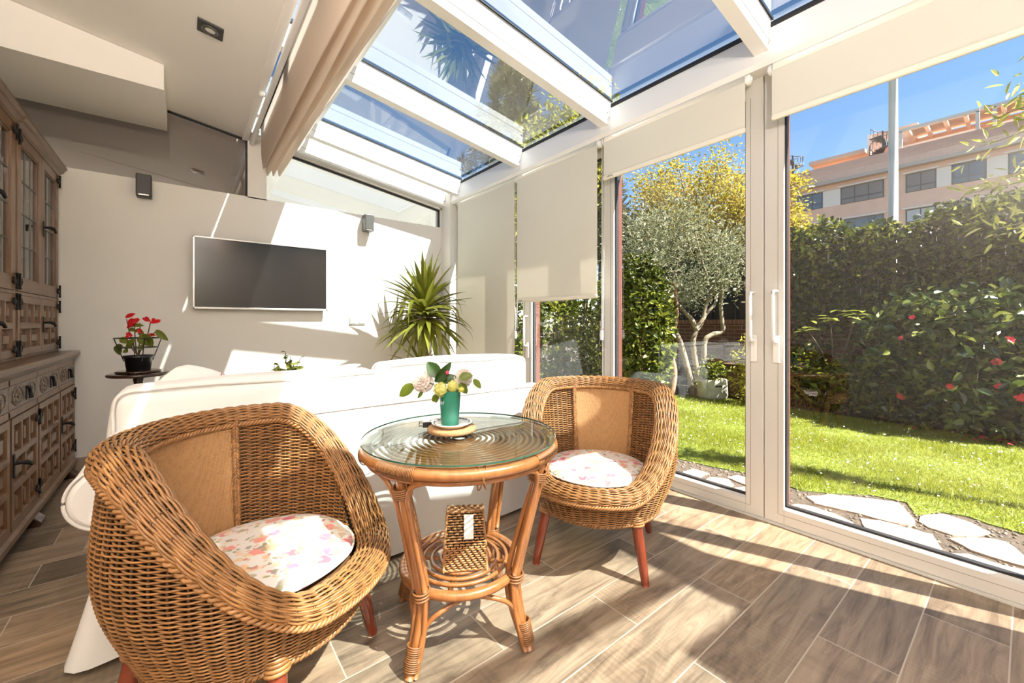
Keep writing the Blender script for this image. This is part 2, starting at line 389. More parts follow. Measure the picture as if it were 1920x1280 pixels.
M['wickd'] = plain('brown_wicker_stake', (.11, .05, .018), .5)
M['hollow'] = plain('dark_hollow_shade', (.022, .011, .005), .9)  # near-black sheets behind the weave stand in for shade in the hollow
M['panel'] = weavem('cane_cloth', (.42, .23, .095), (.30, .155, .058), 210)
M['cane'] = woodm('rattan_cane', (.18, .058, .015), (.30, .112, .032), (.37, .155, .050), 'z', 1.5, .28, 'obj', .4)
M['bind'] = plain('rattan_binding', (.22, .092, .032), .4, island=.2)
M['mahog'] = woodm('red_mahogany', (.10, .018, .008), (.20, .035, .014), (.28, .055, .02), 'z', 1, .22, 'obj', .5)
M['floral'] = floralm()
M['oak'] = woodm('carved_oak', (.075, .032, .012), (.155, .074, .031), (.24, .125, .058), 'z', 1.4, .38)
M['oaky'] = woodm('carved_oak_board', (.07, .034, .016), (.135, .073, .037), (.21, .122, .067), 'y', 1.4, .34)
M['carve'] = plain('carved_drawer_front', (.16, .105, .066), .35, bump=1.0, bscale=55, var=.35, vscale=50, coat=.3)
M['darkwood'] = woodm('dark_pedestal_wood', (.02, .01, .006), (.045, .02, .012), (.07, .035, .02), 'z', 1, .2, 'pos', .5)
M['cabglass'] = glassm('cabinet_glass', (.55, .52, .47), 1.8)
M['lead'] = plain('leading', (.16, .145, .12), .4, metal=.5)
M['cork'] = plain('cork', (.38, .215, .10), .9, var=.35, vscale=160, kind='obj')
M['china'] = plain('white_china', (.88, .88, .87), .12)
M['chinaink'] = plain('black_rim_print', (.04, .045, .06), .3)
M['green'] = plain('green_enamel', (.030, .23, .155), .3, spec=.5)
M['potblack'] = plain('black_plastic_pot', (.012, .012, .012), .3)
M['soilin'] = plain('potting_soil', (.05, .03, .02), .95, bump=.6, bscale=90)
M['terra'] = plain('grey_stone_pot', (.40, .38, .31), .8, var=.25, vscale=14)
# ============================================================ camera and light
cam = bpy.data.cameras.new('camera'); co = bpy.data.objects.new('camera', cam); COL.objects.link(co)
cam.sensor_width = 36; cam.lens = 36 * 774 / 1920; cam.clip_start = .05; cam.clip_end = 400
cam.shift_y = -35 / 1920.0
co.location = (0, 0, 1.1); co.rotation_euler = (PI / 2, 0, math.radians(-38.5)); SC.camera = co
SUN = Vector((-.30, .75, -1)).normalized()
sl = bpy.data.lights.new('sun', 'SUN'); sl.energy = 13.5; sl.angle = math.radians(.6); sl.color = (1, .94, .85)
so = bpy.data.objects.new('sun', sl); COL.objects.link(so); so.rotation_euler = SUN.to_track_quat('-Z', 'Y').to_euler(); so.location = (3, -4, 8)
w = bpy.data.worlds.new('sky'); SC.world = w; w.use_nodes = True; nt = w.node_tree; nt.nodes.clear()
sky = nt.nodes.new('ShaderNodeTexSky'); sky.sky_type = 'NISHITA'; sky.sun_disc = False
sky.sun_elevation = math.radians(51); sky.sun_rotation = math.atan2(.30, -.75); sky.altitude = 600; sky.air_density = 1.0; sky.dust_density = .6; sky.ozone_density = 1.5
bg = nt.nodes.new('ShaderNodeBackground'); bg.inputs[1].default_value = .135
wo = nt.nodes.new('ShaderNodeOutputWorld'); hs = nt.nodes.new('ShaderNodeHueSaturation'); hs.inputs['Saturation'].default_value = 1.12; nt.links.new(sky.outputs[0], hs.inputs['Color']); nt.links.new(hs.outputs[0], bg.inputs[0]); nt.links.new(bg.outputs[0], wo.inputs[0])
SC.view_settings.view_transform = 'Standard'; SC.view_settings.look = 'None'; SC.view_settings.gamma = 1.0; SC.view_settings.exposure = 1.0
SC.view_settings.use_curve_mapping = False
cy = SC.cycles; cy.max_bounces = 12; cy.diffuse_bounces = 7; cy.glossy_bounces = 4; cy.transmission_bounces = 6; cy.transparent_max_bounces = 20
cy.caustics_reflective = False; cy.caustics_refractive = False; cy.sample_clamp_indirect = 5; cy.use_denoising = True
cy.use_adaptive_sampling = True; cy.adaptive_threshold = .015

# ============================================================ room shell
GX = 2.53                                   # inner face of the glass wall
def under(x): return 2.452 + .160 * (2.4 - x)     # underside of roof build-up
def glz(x): return 2.735 + .153 * (2.48 - x)      # underside of roof glass
struct('floor', MB().box(-1.3, 2.60, -3.3, 4.6, -.12, 0), M['floor'])
struct('wall_back', MB().box(-1.3, 2.404, 4.40, 4.52, 0, 2.24), M['wall'])
struct('baseboard_back', MB().box(-1.15, 2.44, 4.388, 4.40, 0, .10), M['base'])
struct('wall_left', MB().box(-1.30, -1.15, -3.3, 4.52, 0, 3.2), M['wall'])
struct('wall_rear', MB().box(-1.3, 2.7, -3.35, -3.2, 0, 3.2), M['wall'])
struct('wall_right', MB().box(GX, GX + .05, -3.3, -.68, 0, 2.72), M['wall'])
# ceiling of the house part, sloping up to the left
c = MB()
x0, x1 = -1.3, .455
c.hexa([(x0, -3.3, under(x0)), (x1, -3.3, under(x1)), (x0, 4.5, under(x0)), (x1, 4.5, under(x1)),
        (x0, -3.3, under(x0) + .35), (x1, -3.3, glz(x1) + .05), (x0, 4.5, under(x0) + .35), (x1, 4.5, glz(x1) + .05)])
struct('ceiling', c, M['ceil'])
c = MB()
x0, x1 = .47, 2.60
x0 = 2.16
c.hexa([(x0, -3.3, glz(x0) - .04), (x1, -3.3, glz(x1) - .04), (x0, -1.40, glz(x0) - .04), (x1, -1.40, glz(x1) - .04),
        (x0, -3.3, glz(x0) + .06), (x1, -3.3, glz(x1) + .06), (x0, -1.40, glz(x0) + .06), (x1, -1.40, glz(x1) + .06)])
struct('added_sun_blocker', c, M['ceil'])  # unseen solid panel, added to keep the sun off the floor by the doors
s_ = MB(); x0 = -1.15; x1 = -.105
s_.hexa([(x0, 3.665, 2.68), (x1, 3.665, 2.68), (x0, 4.434, 2.68), (x1, 4.434, 2.68),
         (x0, 3.665, under(x0) - .002), (x1, 3.665, under(x1) - .002), (x0, 4.434, under(x0) - .002), (x1, 4.434, under(x1) - .002)])
struct('ceiling_soffit', s_, M['ceil'])
# joint strip on the ceiling
t_ = MB()
for x0, x1 in ((-.9, .44),):
    t_.hexa([(x0, 2.36, under(x0) - .004), (x1, 2.36, under(x1) - .004), (x0, 2.372, under(x0) - .004), (x1, 2.372, under(x1) - .004),
             (x0, 2.36, under(x0)), (x1, 2.36, under(x1)), (x0, 2.372, under(x0)), (x1, 2.372, under(x1))])
struct('trim_1', t_, M['ceil'])

# clerestory above the back wall: two panes with black gaskets
def slab_y(mb, xa, xb, ya, yb, za, zb_fn, m=0):
    z = za if callable(za) else (lambda x: za)
    mb.hexa([(xa, ya, z(xa)), (xb, ya, z(xb)), (xa, yb, z(xa)), (xb, yb, z(xb)), (xa, ya, zb_fn(xa)), (xb, ya, zb_fn(xb)), (xa, yb, zb_fn(xa)), (xb, yb, zb_fn(xb))], m)
for i, (xa, xb) in enumerate(((-1.06, .452), (.60, 2.405))):
    o = struct('window_%d' % (i + 1), (lambda b: (slab_y(b, xa, xb, 4.435, 4.447, 2.20, under), b)[1])(MB()), M['clere'])
    g = MB()
    slab_y(g, xa, xb, 4.425, 4.455, lambda x: under(x) - .014, under)
    g.hexa([(xb - .012, 4.425, 2.2), (xb, 4.425, 2.2), (xb - .012, 4.455, 2.2), (xb, 4.455, 2.2), (xb - .012, 4.425, under(xb)), (xb, 4.425, under(xb)), (xb - .012, 4.455, under(xb)), (xb, 4.455, under(xb))])
    if i == 0: g.box(xa, xa + .02, 4.425, 4.455, 2.2, 3.0)
    g.build('gasket', M['gasket'], o)
p_ = MB(); slab_y(p_, .452, .60, 4.40, 4.50, 2.23, under); struct('trim_2', p_, M['wall'])
p_ = MB(); slab_y(p_, 2.405, 2.60, 4.40, 4.52, 0, lambda x: 2.62); struct('trim_3', p_, M['wall'])
# corner post between the wall and the first blind
struct('trim_4', MB().box(2.42, 2.62, 4.20, 4.40, 0, 2.62), M['wall'])

# rafters and end beam
def rafter(name, y0, y1, xa=.47, xb=2.50, depth=.19, dz=0.0):
    b = MB(); f = lambda x: glz(x) - depth + dz; g = lambda x: glz(x) - .002
    slab_y(b, xa, xb, y0, y1, f, g)
    # fine grooves and screw heads
    slab_y(b, xa, xb, y0 - .0015, y0, lambda x: f(x) + .055, lambda x: f(x) + .058, 1)
    for yy, sg in ((y0, -1),):
        b.lathe([(0.001, .004), (.008, .004), (.009, 0)], (xb - .07, yy, f(xb) + .1), 12, 2, ax=(0, sg, 0))
    b.lathe([(.001, .004), (.008, .004), (.009, 0)], (xb - .07, y0, f(xb) + .05), 12, 2, ax=(0, -1, 0))
    struct(name, b, [M['raft'], M['groove'], M['silver']])
for i, y in enumerate((-2.225, -1.07, -.15, .905, 1.965, 2.985, 4.075)):
    rafter('trim_%d' % (5 + i), y - (.035 if y > -1 else .02), y + (.035 if y > -1 else .02), depth=.19 if y > -1 else .09)
rafter('trim_19', 4.30, 4.40, depth=.275)
struct('trim_20', (lambda b: (slab_y(b, .47, 2.5, 4.40, 4.50, under, lambda x: glz(x) + .02), b)[1])(MB()), M['raft'])
# ridge beam along the house edge, with the rail of the shade
b = MB(); b.box(.41, .455, -2.2, 4.40, 2.74, 3.08); struct('trim_13', b, M['ceil'])
# eaves beam: sloped inner fascia over the blinds
b = MB()
b.extr([(2.475, 2.695), (2.425, 2.50), (2.44, 2.475), (2.70, 2.475), (2.70, 2.76), (2.50, 2.735)], 'y', -3.2, 4.42)
struct('trim_14', b, M['eave'])
b = MB(); b.extr([(2.462, 2.695), (2.472, 2.688), (2.478, 2.716), (2.468, 2.716)], 'y', -1.28, 4.30); struct('trim_15', b, M['gasket'])
# roof panes, one per bay
k = 3
for ya, yb in ((4.11, 4.30), (3.02, 4.04), (2.0, 2.95), (.94, 1.93), (-.115, .87), (-1.05, -.185), (-2.2, -1.09), (-3.2, -2.25)):
    xe = 2.50 if ya > -2.21 else 2.16
    b = MB(); slab_y(b, .455, xe, ya - .03, yb + .03, glz, lambda x: glz(x) + .012)
    o = struct('window_%d' % k, b, M['roofglass']); k += 1
    if ya > -2:
        g = MB()
        for y in (ya - .002, yb - .010): slab_y(g, .5, xe - .02, y, y + .012, lambda x: glz(x) - .008, lambda x: glz(x) - .001)
        g.build('gasket', M['gasket'], o)

# ------------------------------------------------------------ glass doors
def door(n, ya, yb, wa, wb, handle=None, red=True):
    r = bpy.data.objects.new('door_%d' % n, None); COL.objects.link(r); r['kind'] = 'structure'; r.location = (GX, (ya + yb) / 2, 0); r.empty_display_size = .1
    f = MB(); zt = 2.475; z0 = .012; bot = .105; top = 2.38
    f.box(GX, GX + .045, ya, ya + wa, z0, zt); f.box(GX, GX + .045, yb - wb, yb, z0, zt)
    f.box(GX, GX + .045, ya + wa, yb - wb, z0, bot - .012); f.box(GX, GX + .045, ya + wa, yb - wb, top, zt)
    f.extr([(GX + .004, bot - .012), (GX + .02, bot), (GX + .04, bot), (GX + .04, bot - .012)], 'y', ya + wa - .004, yb - wb + .004)
    part('frame', f, M['alu'], r, bevel=.003)
    g = MB()
    gy0, gy1 = ya + wa, yb - wb
    for y, sg in ((gy0, 1), (gy1, -1)):
        if (wa if sg > 0 else wb) > .04:
            g.box(GX - .0012, GX, y - sg * .028 - .0012, y - sg * .028 + .0012, bot - .04, top)
    g.box(GX - .0012, GX, ya + wa * .7, yb - wb * .7, bot - .045, bot - .043)
    part('groove', g, M['groove'], r)
    g = MB()
    for y, sg in ((gy0, 1), (gy1, -1)): g.box(GX + .018, GX + .05, y - .004 if sg > 0 else y - .008, y + .008 if sg > 0 else y + .004, bot - .01, top + .01)
    g.box(GX + .018, GX + .05, gy0, gy1, bot - .004, bot + .007); g.box(GX + .018, GX + .05, gy0, gy1, top - .007, top + .004)
    part('gasket', g, M['gasket'], r)
    part('pane', MB().box(GX + .024, GX + .046, gy0 + .004, gy1 - .004, bot + .004, top - .004), M['glass'], r)
    if red:
        e = MB()
        if wb > .04: e.box(GX + .05, GX + .11, yb - wb * .95, yb, 0, zt)
        if wa > .04: e.box(GX + .05, GX + .065, ya, ya + wa * .6, 0, zt)
        e.box(GX + .05, GX + .075, ya, yb, -.02, bot - .04); e.box(GX + .05, GX + .09, ya, yb, top + .02, zt)
        part('outer_frame', e, M['red'], r)
    if handle is not None:
        y, zc, sg = handle
        h = MB(); h.rbox(GX - .014, GX, y - .017, y + .017, zc - .25, zc - .10, .006, 3)
        part('handle_plate', h, M['plastic'], r)
        h = MB(); X = GX - .055
        h.tube([(GX, y, zc - .135), (GX - .03, y, zc - .135), (X, y, zc - .13), (X, y, zc - .10), (X, y, zc + .12), (X, y, zc + .136), (X + .02, y, zc + .142), (GX - .005, y, zc + .142)], .0105, 8, flat=.8)
        part('handle', h, M['plastic'], r)
    return r
door(1, 3.0, 4.20, .015, .09)
door(2, 2.05, 2.99, .015, .10, (2.935, 1.02, 1))
door(3, .928, 2.042, .095, .088, (.975, 1.13, 1))
door(4, -.145, .924, .10, .095, (.862, 1.13, 1))
door(5, -.66, -.155, .05, .06)
struct('trim_16', MB().box(GX - .01, GX + .12, -.68, 4.22, -.02, .011), M['alu'])

# ------------------------------------------------------------ roller blinds
def blind(ya, yb, zb, label, logo=False, cord_z=None):
    t = thing('roller_blind', label, 'blind', (2.44, (ya + yb) / 2, zb), 0, None)
    f = MB(); X = 2.432
    P = [(X - .012, 2.452), (X - .003, 2.474), (X + .012, 2.480), (X + .028, 2.46)]
    prof = [(X, zb + .03)] + [(X, z) for z in np.linspace(zb + .05, 2.42, 6)] + [(X + .001, 2.455), (X + .008, 2.474), (X + .022, 2.481)]
    back = [(x + .0014, z - .001) for x, z in prof[::-1]]
    poly = prof + back
    n = len(poly); a = [(x, ya, z) for x, z in poly]; b_ = [(x, yb, z) for x, z in poly]
    i = np.arange(n); j = (i + 1) % n
    f.add(a + b_, [np.stack([i, j, j + n, i + n], 1)], 0, True)
    part('fabric', f, M['blind'], t)
    b = MB(); b.rbox(X - .010, X + .010, ya - .002, yb + .002, zb, zb + .032, .009, 4)
    part('bottom_bar', b, M['blindbar'], t)
    b = MB(); b.tube([(X + .026, ya + .004, 2.447), (X + .026, yb - .004, 2.447)], .030, 16)
    part('roller', b, M['blindbar'], t)
    for y, s in ((ya, -1), (yb, 1)):
        b = MB(); b.lathe([(.001, .024), (.02, .024), (.027, .018), (.028, 0)], (X + .024, y, 2.446), 18, ax=(0, s, 0)); b.lathe([(.001, .03), (.012, .03), (.013, .02)], (X + .024, y, 2.446), 14, ax=(0, s, 0))
        part('bracket', b, M['plastic'], t, bevel=0)
    if cord_z is not None:
        b = MB(); y = yb + .012
        b.tube([(X - .004, y, 2.44), (X - .006, y, 1.8), (X - .006, y, cord_z + .05)], .0016, 5); b.tube([(X + .03, y, 2.44), (X + .022, y, 1.8), (X + .01, y, cord_z + .06)], .0016, 5)
        c = part('cord', b, M['plastic'], t)
        b = MB(); b.rbox(X - .016, X + .006, y - .013, y + .013, cord_z - .03, cord_z + .045, .011, 4); part('cord_weight', b, M['plastic'], c)
    if logo:
        b = MB()
        for q in range(5): b.box(X - .0125, X - .0098, yb - .045 - q * .011, yb - .038 - q * .011, zb + .012, zb + (.024 if q % 2 else .02))
        part('maker_mark', b, M['groove'], t)
blind(3.02, 4.045, .45, 'cream roller blind pulled fully down in the corner by the white wall', cord_z=None)
blind(2.03, 2.985, 1.285, 'cream roller blind half lowered over the narrow glass door behind the sofa', True, .98)
blind(.985, 1.968, 2.15, 'short cream roller blind above the glass door with the red outer post', True, 1.0)
blind(-.14, .852, 2.165, 'cream roller blind rolled up over the widest door, nearest the camera')

# ------------------------------------------------------------ folded shade under the roof
t = thing('pleated_roof_shade', 'blush fabric roof shade bunched in long folds under the glass roof', 'shade', (.6, 1.0, 2.40))
def foldstrip(x0, wd, zt, zb, ph):
    ys = np.linspace(-2.15, 4.27, 60); u = np.linspace(0, 1, 15)
    P = np.zeros((60, 15, 3))
    for i, y in enumerate(ys):
        a = .006 * math.sin(y * 2.1 + ph)
        ang = PI * u
        P[i, :, 0] = x0 + wd / 2 - wd / 2 * np.cos(ang) * (1 - .25 * np.sin(ang)) + a
        P[i, :, 1] = y + .012 * np.sin(ang) * (1 if i in (0, 59) else 0)
        P[i, :, 2] = zt - (zt - zb + .012 * math.sin(y * 1.3 + ph * 2)) * np.sin(ang) ** .55
    return P
for i, (x0, wd, zb) in enumerate(((.533, .050, 2.47), (.570, .054, 2.425), (.610, .056, 2.425), (.650, .060, 2.435))):
    P = foldstrip(x0, wd, 2.83, zb, i * 1.7)
    Q = P.copy(); Q[..., 0] = P[..., 0].mean(1, keepdims=True) + (P[..., 0] - P[..., 0].mean(1, keepdims=True)) * .9; Q[..., 2] += .003
    b = MB(); b.grid(P)
    part('fold', b, M['curtain'], t)
ys = np.linspace(-2.15, 4.27, 40); P = np.array([[(.700 + .24 * u + .012 * math.sin(PI * u), y, 2.50 + .42 * u + .006 * math.sin(y * 1.7)) for u in np.linspace(0, 1, 8)] for y in ys]); Q = P.copy(); Q[..., 0] += .004
b = MB(); b.grid(P); part('last_drop', b, M['curtain'], t)
b = MB(); b.box(.930, .955, -2.16, 4.28, 2.90, 2.93); part('end_batten', b, M['rail'], t)
b = MB()
for x in (.531, .572, .611, .652, .703): b.box(x, x + .010, -2.16, 4.28, 2.83, 2.855)
for y in (-2.1, -.15, 1.95, 4.2): b.box(.531, .713, y, y + .012, 2.855, 2.865); part('carrier', b, M['rail'], t)
t = thing('shade_rail', 'bright white guide rail along the ceiling edge beside the folded shade', 'rail', (.49, 1, 2.70))
b = MB(); b.box(.462, .492, -2.16, 4.36, 2.70, 2.735); part('track', b, M['rail'], t, bevel=.004)
for y in (-1.4, .3, 1.95, 3.4):
    b = MB(); b.lathe([(.001, .03), (.014, .03), (.018, .02), (.018, 0)], (.44, y, 2.735), 14, ax=(-.3, 0, -1)); part('bracket', b, M['plastic'], t)

# ------------------------------------------------------------ things on walls and ceiling
t = thing('television', 'flat television with dark screen and thin silver bezel on the white wall', 'television', (.585, 4.37, 1.217))
b = MB(); b.rbox(.10, 1.07, 4.345, 4.395, 1.25, 1.79, .02, 3); part('back_shell', b, M['black'], t)
b = MB(); xa, xb, za, zb = .0585, 1.11, 1.217, 1.826; e = .013
b.box(xa, xb, 4.318, 4.35, za, za + e + .004); b.box(xa, xb, 4.318, 4.35, zb - e, zb); b.box(xa, xa + e, 4.318, 4.35, za, zb); b.box(xb - e, xb, 4.318, 4.35, za, zb)
part('bezel', b, M['silver'], t, bevel=.002)
part('screen', MB().box(xa + e, xb - e, 4.326, 4.348, za + e, zb - e), M['screen'], t)

def speaker(x, mat, label, zc):
    t = thing('wall_speaker', label, 'speaker', (x, 4.36, zc - .085))
    b = MB(); b.rbox(x - .046, x + .046, 4.285, 4.385, zc - .085, zc + .085, .006, 2); part('cabinet', b, mat, t)
    b = MB(); b.box(x - .04, x + .04, 4.281, 4.286, zc - .066, zc + .078); part('grille', b, M['charcoal'] if mat is M['black'] else M['grey'], t)
    b = MB(); b.box(x - .03, x + .03, 4.2815, 4.286, zc - .080, zc - .072); part('badge', b, M['silver'], t)
    b = MB(); b.box(x - .02, x + .02, 4.38, 4.40, zc - .03, zc + .03); part('mount', b, M['black'], t)
speaker(-.243, M['black'], 'small black box speaker high on the wall beside the wooden cabinet', 2.17)
speaker(1.515, M['grey'], 'small grey box speaker high on the sunlit wall beside the glass roof', 2.143)
t = thing('light_switch', 'white double light switch on the wall beside the yucca', 'switch', (1.426, 4.395, 1.08))
b = MB(); b.rbox(1.342, 1.508, 4.388, 4.40, 1.08, 1.163, .004, 2); part('plate', b, M['switch'], t)
for x in (1.385, 1.465):
    b = MB(); b.rbox(x - .031, x + .031, 4.383, 4.39, 1.091, 1.152, .003, 2); part('rocker', b, M['switch'], t)

def downlight(x, y, label):
    t = thing('ceiling_downlight', label, 'light', (x, y, under(x) - .01))
    sl_ = -.160; n = nrm(arr(-sl_, 0, 1)) ; ax = [nrm(arr(1, 0, sl_)), (0, 1, 0), nrm(arr(.16, 0, 1))]
    c = arr(x, y, under(x))
    b = MB(); b.obox(c - .004 * arr(*ax[2]), ax, (.062, .062, .005)); part('plate', b, M['charcoal'], t, bevel=.002)
    b = MB(); b.lathe([(.026, .0), (.044, .0), (.044, .006), (.036, .006), (.026, .003)], c - .015 * arr(*ax[2]), 28, ax=ax[2]); part('ring', b, M['grey'], t)
    b = MB(); b.lathe([(.001, .001), (.028, .0)], c - .011 * arr(*ax[2]), 24, ax=-arr(*ax[2])); part('lens', b, M['lampglow'], t)
downlight(.1235, 2.984, 'square dark recessed downlight in the sloping white ceiling')

for i, (x, y) in enumerate(((.12, 1.30), (.12, -.40), (.12, -2.0), (-.75, -.40), (-.75, -2.0))):  # five unseen downlights added only to lift the room's brightness
    downlight(x, y, ('added unseen square downlight in the ceiling above the camera', 'added unseen square downlight behind the camera beside the shade', 'added unseen square downlight at the rear of the room beside the shade', 'added unseen square downlight behind the camera near the left wall', 'added unseen square downlight at the rear of the room near the left wall')[i])
for i, (x, y) in enumerate(((.12, 1.30), (.12, -.40), (.12, -2.0), (-.75, -.40), (-.75, -2.0))):  # fill spots for the added downlights; the visible one stays unlit
    l = bpy.data.lights.new('added_fill_spot', 'SPOT'); l.energy = 12; l.color = (1, .93, .84); l.spot_size = math.radians(165); l.spot_blend = .6; l.shadow_soft_size = .035
    lo = bpy.data.objects.new('added_fill_spot', l); COL.objects.link(lo); lo.location = (x, y, under(x) - .03)

# two unseen bowl pendants, added as fill, throw light up at the ceiling
for (px_, py_, pz_, lb) in ((-.2, -.75, 2.05, 'added unseen black bowl pendant behind the camera, brightening the ceiling'), (-.5, -1.9, 2.05, 'added unseen black bowl pendant at the rear of the room, brightening the ceiling')):
    t = thing('added_pendant', lb, 'lamp', (px_, py_, pz_), group='added bowl pendants')
    b = MB()
    for k in range(3): a = k * 2.094; b.seg((px_ + .17 * math.cos(a), py_ + .17 * math.sin(a), pz_), (px_, py_, under(px_) - .05), .002, sides=5)
    b.lathe([(.001, .05), (.04, .05), (.045, .0)], (px_, py_, under(px_) - .055), 16); part('wires', b, M['black'], t)
    b = MB(); b.lathe([(.001, -.10), (.08, -.085), (.14, -.045), (.175, .005), (.170, .007), (.135, -.04), (.078, -.078), (.001, -.092)], (px_, py_, pz_), 32); part('bowl', b, M['black'], t)
    l = bpy.data.lights.new('added_pendant_bulb', 'POINT'); l.energy = 105; l.color = (1, .93, .84); l.shadow_soft_size = .05
    lo = bpy.data.objects.new('added_pendant_bulb', l); COL.objects.link(lo); lo.location = (px_, py_, pz_ - .005)
# ============================================================ wicker armchairs
def clampf(x): return max(0.0, min(1.0, x))
def hgt(th):
    a = abs(((math.degrees(th) + 180) % 360) - 180); t = clampf((a - 28) / 92.0)
    return .405 + .39 * t * t * (3 - 2 * t)
def r_out(z):
    return .285 + .080 * math.sin(clampf((z - .235) / .27) * PI / 2) - .022 * clampf((z - .55) / .22)
def r_in(z): return .252 + .034 * clampf((z - .36) / .36)
RC = .322; NST = 54; DTH = 2 * PI / NST
def theta_at(z):
    lo, hi = 0.0, PI
    if hgt(0) > z: return 0.0
    for _ in range(40):
        mid = (lo + hi) / 2
        if hgt(mid) > z: hi = mid
        else: lo = mid
    return hi
def strand(mb, th0, th1, rf, zf, amp, par, rad, closed=False, m=0, flat=.85):
    n = max(6, int((th1 - th0) / DTH * 4))
    th = np.linspace(th0, th1, n, endpoint=not closed)
    off = amp * np.cos(PI * th / DTH + PI * par)
    r = np.array([rf(t) for t in th]) + off; z = np.array([zf(t) for t in th])
    mb.tube(np.stack([r * np.cos(th), r * np.sin(th), z], 1), rad, 5, closed=closed, m=m, flat=flat)
def make_chair(loc, rz, label):
    t = thing('wicker_armchair', label, 'armchair', loc, rz, 'wicker armchairs')
    P = lambda n, mb, mt, par=t, **k: part(n, mb, mt, par, off=L0, **k)
    b = MB(); zs = np.arange(.243, .745, .0058)
    for i, z in enumerate(zs):
        ta = theta_at(z + .052)
        rr = r_out(z)
        if ta <= 0: strand(b, 0, 2 * PI, lambda t: rr, lambda t: z, .0046, i % 2, .0030, True)
        elif ta < PI - .1: strand(b, ta, 2 * PI - ta, lambda t: rr, lambda t: z, .0046, i % 2, .0030)
    for k in range(NST):
        th = k * DTH; zz = np.linspace(.24, hgt(th) - .04, 7)
        b.tube([(r_out(z) * math.cos(th), r_out(z) * math.sin(th), z) for z in zz], .0036, 5, m=1)
    th = np.linspace(0, 2 * PI, 97)[:-1]
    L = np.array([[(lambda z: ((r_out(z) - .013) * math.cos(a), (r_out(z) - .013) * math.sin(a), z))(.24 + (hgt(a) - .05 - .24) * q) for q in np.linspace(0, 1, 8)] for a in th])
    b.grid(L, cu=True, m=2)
    # underside
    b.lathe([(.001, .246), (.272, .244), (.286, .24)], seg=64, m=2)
    for q in range(2):
        a = np.linspace(0, 2 * PI, 361)[:-1]; ph = 70 * a + q * PI
        rr_ = .287 + .006 * np.cos(ph); b.tube(np.stack([rr_ * np.cos(a), rr_ * np.sin(a), .239 + .006 * np.sin(ph)], 1), .0058, 5, closed=True)
    P('woven_shell', b, [M['wick'], M['wickd'], M['hollow']])
    # inner weave, left of and right of the cane panel
    b = MB(); PH = .60
    for i, z in enumerate(np.arange(.372, .745, .0060)):
        ta = max(theta_at(z + .052), .0)
        rr = r_in(z)
        for s in (0, 1):
            a0, a1 = (ta, PI - PH) if s == 0 else (PI + PH, 2 * PI - ta)
            if a1 - a0 > .1: strand(b, a0, a1, lambda t: rr, lambda t: z, .0044, i % 2, .0031)
    for k in range(NST):
        th_ = k * DTH
        if abs(th_ - PI) < PH or hgt(th_) < .47: continue
        zz = np.linspace(.365, hgt(th_) - .04, 5); b.tube([(r_in(z) * math.cos(th_), r_in(z) * math.sin(th_), z) for z in zz], .0036, 5, m=1)
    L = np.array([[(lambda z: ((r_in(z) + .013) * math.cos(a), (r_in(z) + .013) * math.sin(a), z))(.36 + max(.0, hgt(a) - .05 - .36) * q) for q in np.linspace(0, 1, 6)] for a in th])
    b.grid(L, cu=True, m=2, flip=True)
    P('inner_weave', b, [M['wick'], M['wickd'], M['hollow']])
    # thick rolled rim
    b = MB(); phs = np.radians(np.linspace(-42, 222, 31))
    for i, ph in enumerate(phs):
        A = .047; B_ = .030; am = .0038 * (1 if i % 2 else -1)
        n = NST * 4; tt = np.arange(n) * 2 * PI / n
        of = am * np.cos(PI * tt / DTH)
        r = RC + (A + of) * math.cos(ph); z = np.array([hgt(a) for a in tt]) - .031 + (B_ + of) * math.sin(ph)
        b.tube(np.stack([r * np.cos(tt), r * np.sin(tt), z], 1), .0034, 5, closed=True)
    q = np.linspace(0, 2 * PI, 17)[:-1]
    L = np.array([[((RC + .041 * math.cos(p)) * math.cos(a), (RC + .041 * math.cos(p)) * math.sin(a), hgt(a) - .031 + .024 * math.sin(p)) for p in q] for a in th])
    b.grid(L, cu=True, cv=True, m=2)
    for k in range(NST):
        a = k * DTH; pp = np.linspace(math.radians(-40), math.radians(220), 11)
        b.tube([((RC + .046 * math.cos(p)) * math.cos(a), (RC + .046 * math.cos(p)) * math.sin(a), hgt(a) - .031 + .028 * math.sin(p)) for p in pp], .0036, 5, m=1)
    P('rolled_rim', b, [M['wick'], M['wickd'], M['hollow']])
    # twisted rope borders under the rim, outside and inside
    for nm, r0, dz, k0 in (('rope_border', .3665, -.054, 62), ('rope_border', .279, -.052, 50)):
        b = MB(); a = np.linspace(0, 2 * PI, 401)[:-1]; hh = np.array([hgt(x) for x in a])
        for q in range(3):
            ph = k0 * a + q * 2 * PI / 3; rr_ = r0 + .0062 * np.cos(ph)
            b.tube(np.stack([rr_ * np.cos(a), rr_ * np.sin(a), np.maximum(hh + dz, .335) + .0062 * np.sin(ph)], 1), .0052, 5, closed=True)
        P(nm, b, M['wick'])
    # cane cloth panel with a plaited braid at either edge
    b = MB(); aa = np.linspace(PI - PH, PI + PH, 18); zz = np.linspace(.36, .745, 10)
    b.grid(np.array([[((r_in(z) - .004) * math.cos(a), (r_in(z) - .004) * math.sin(a), z) for z in zz] for a in aa]))
    b.grid(np.array([[((r_in(z) + .006) * math.cos(a), (r_in(z) + .006) * math.sin(a), z) for z in zz] for a in aa]), flip=True)
    P('back_panel', b, M['panel'])
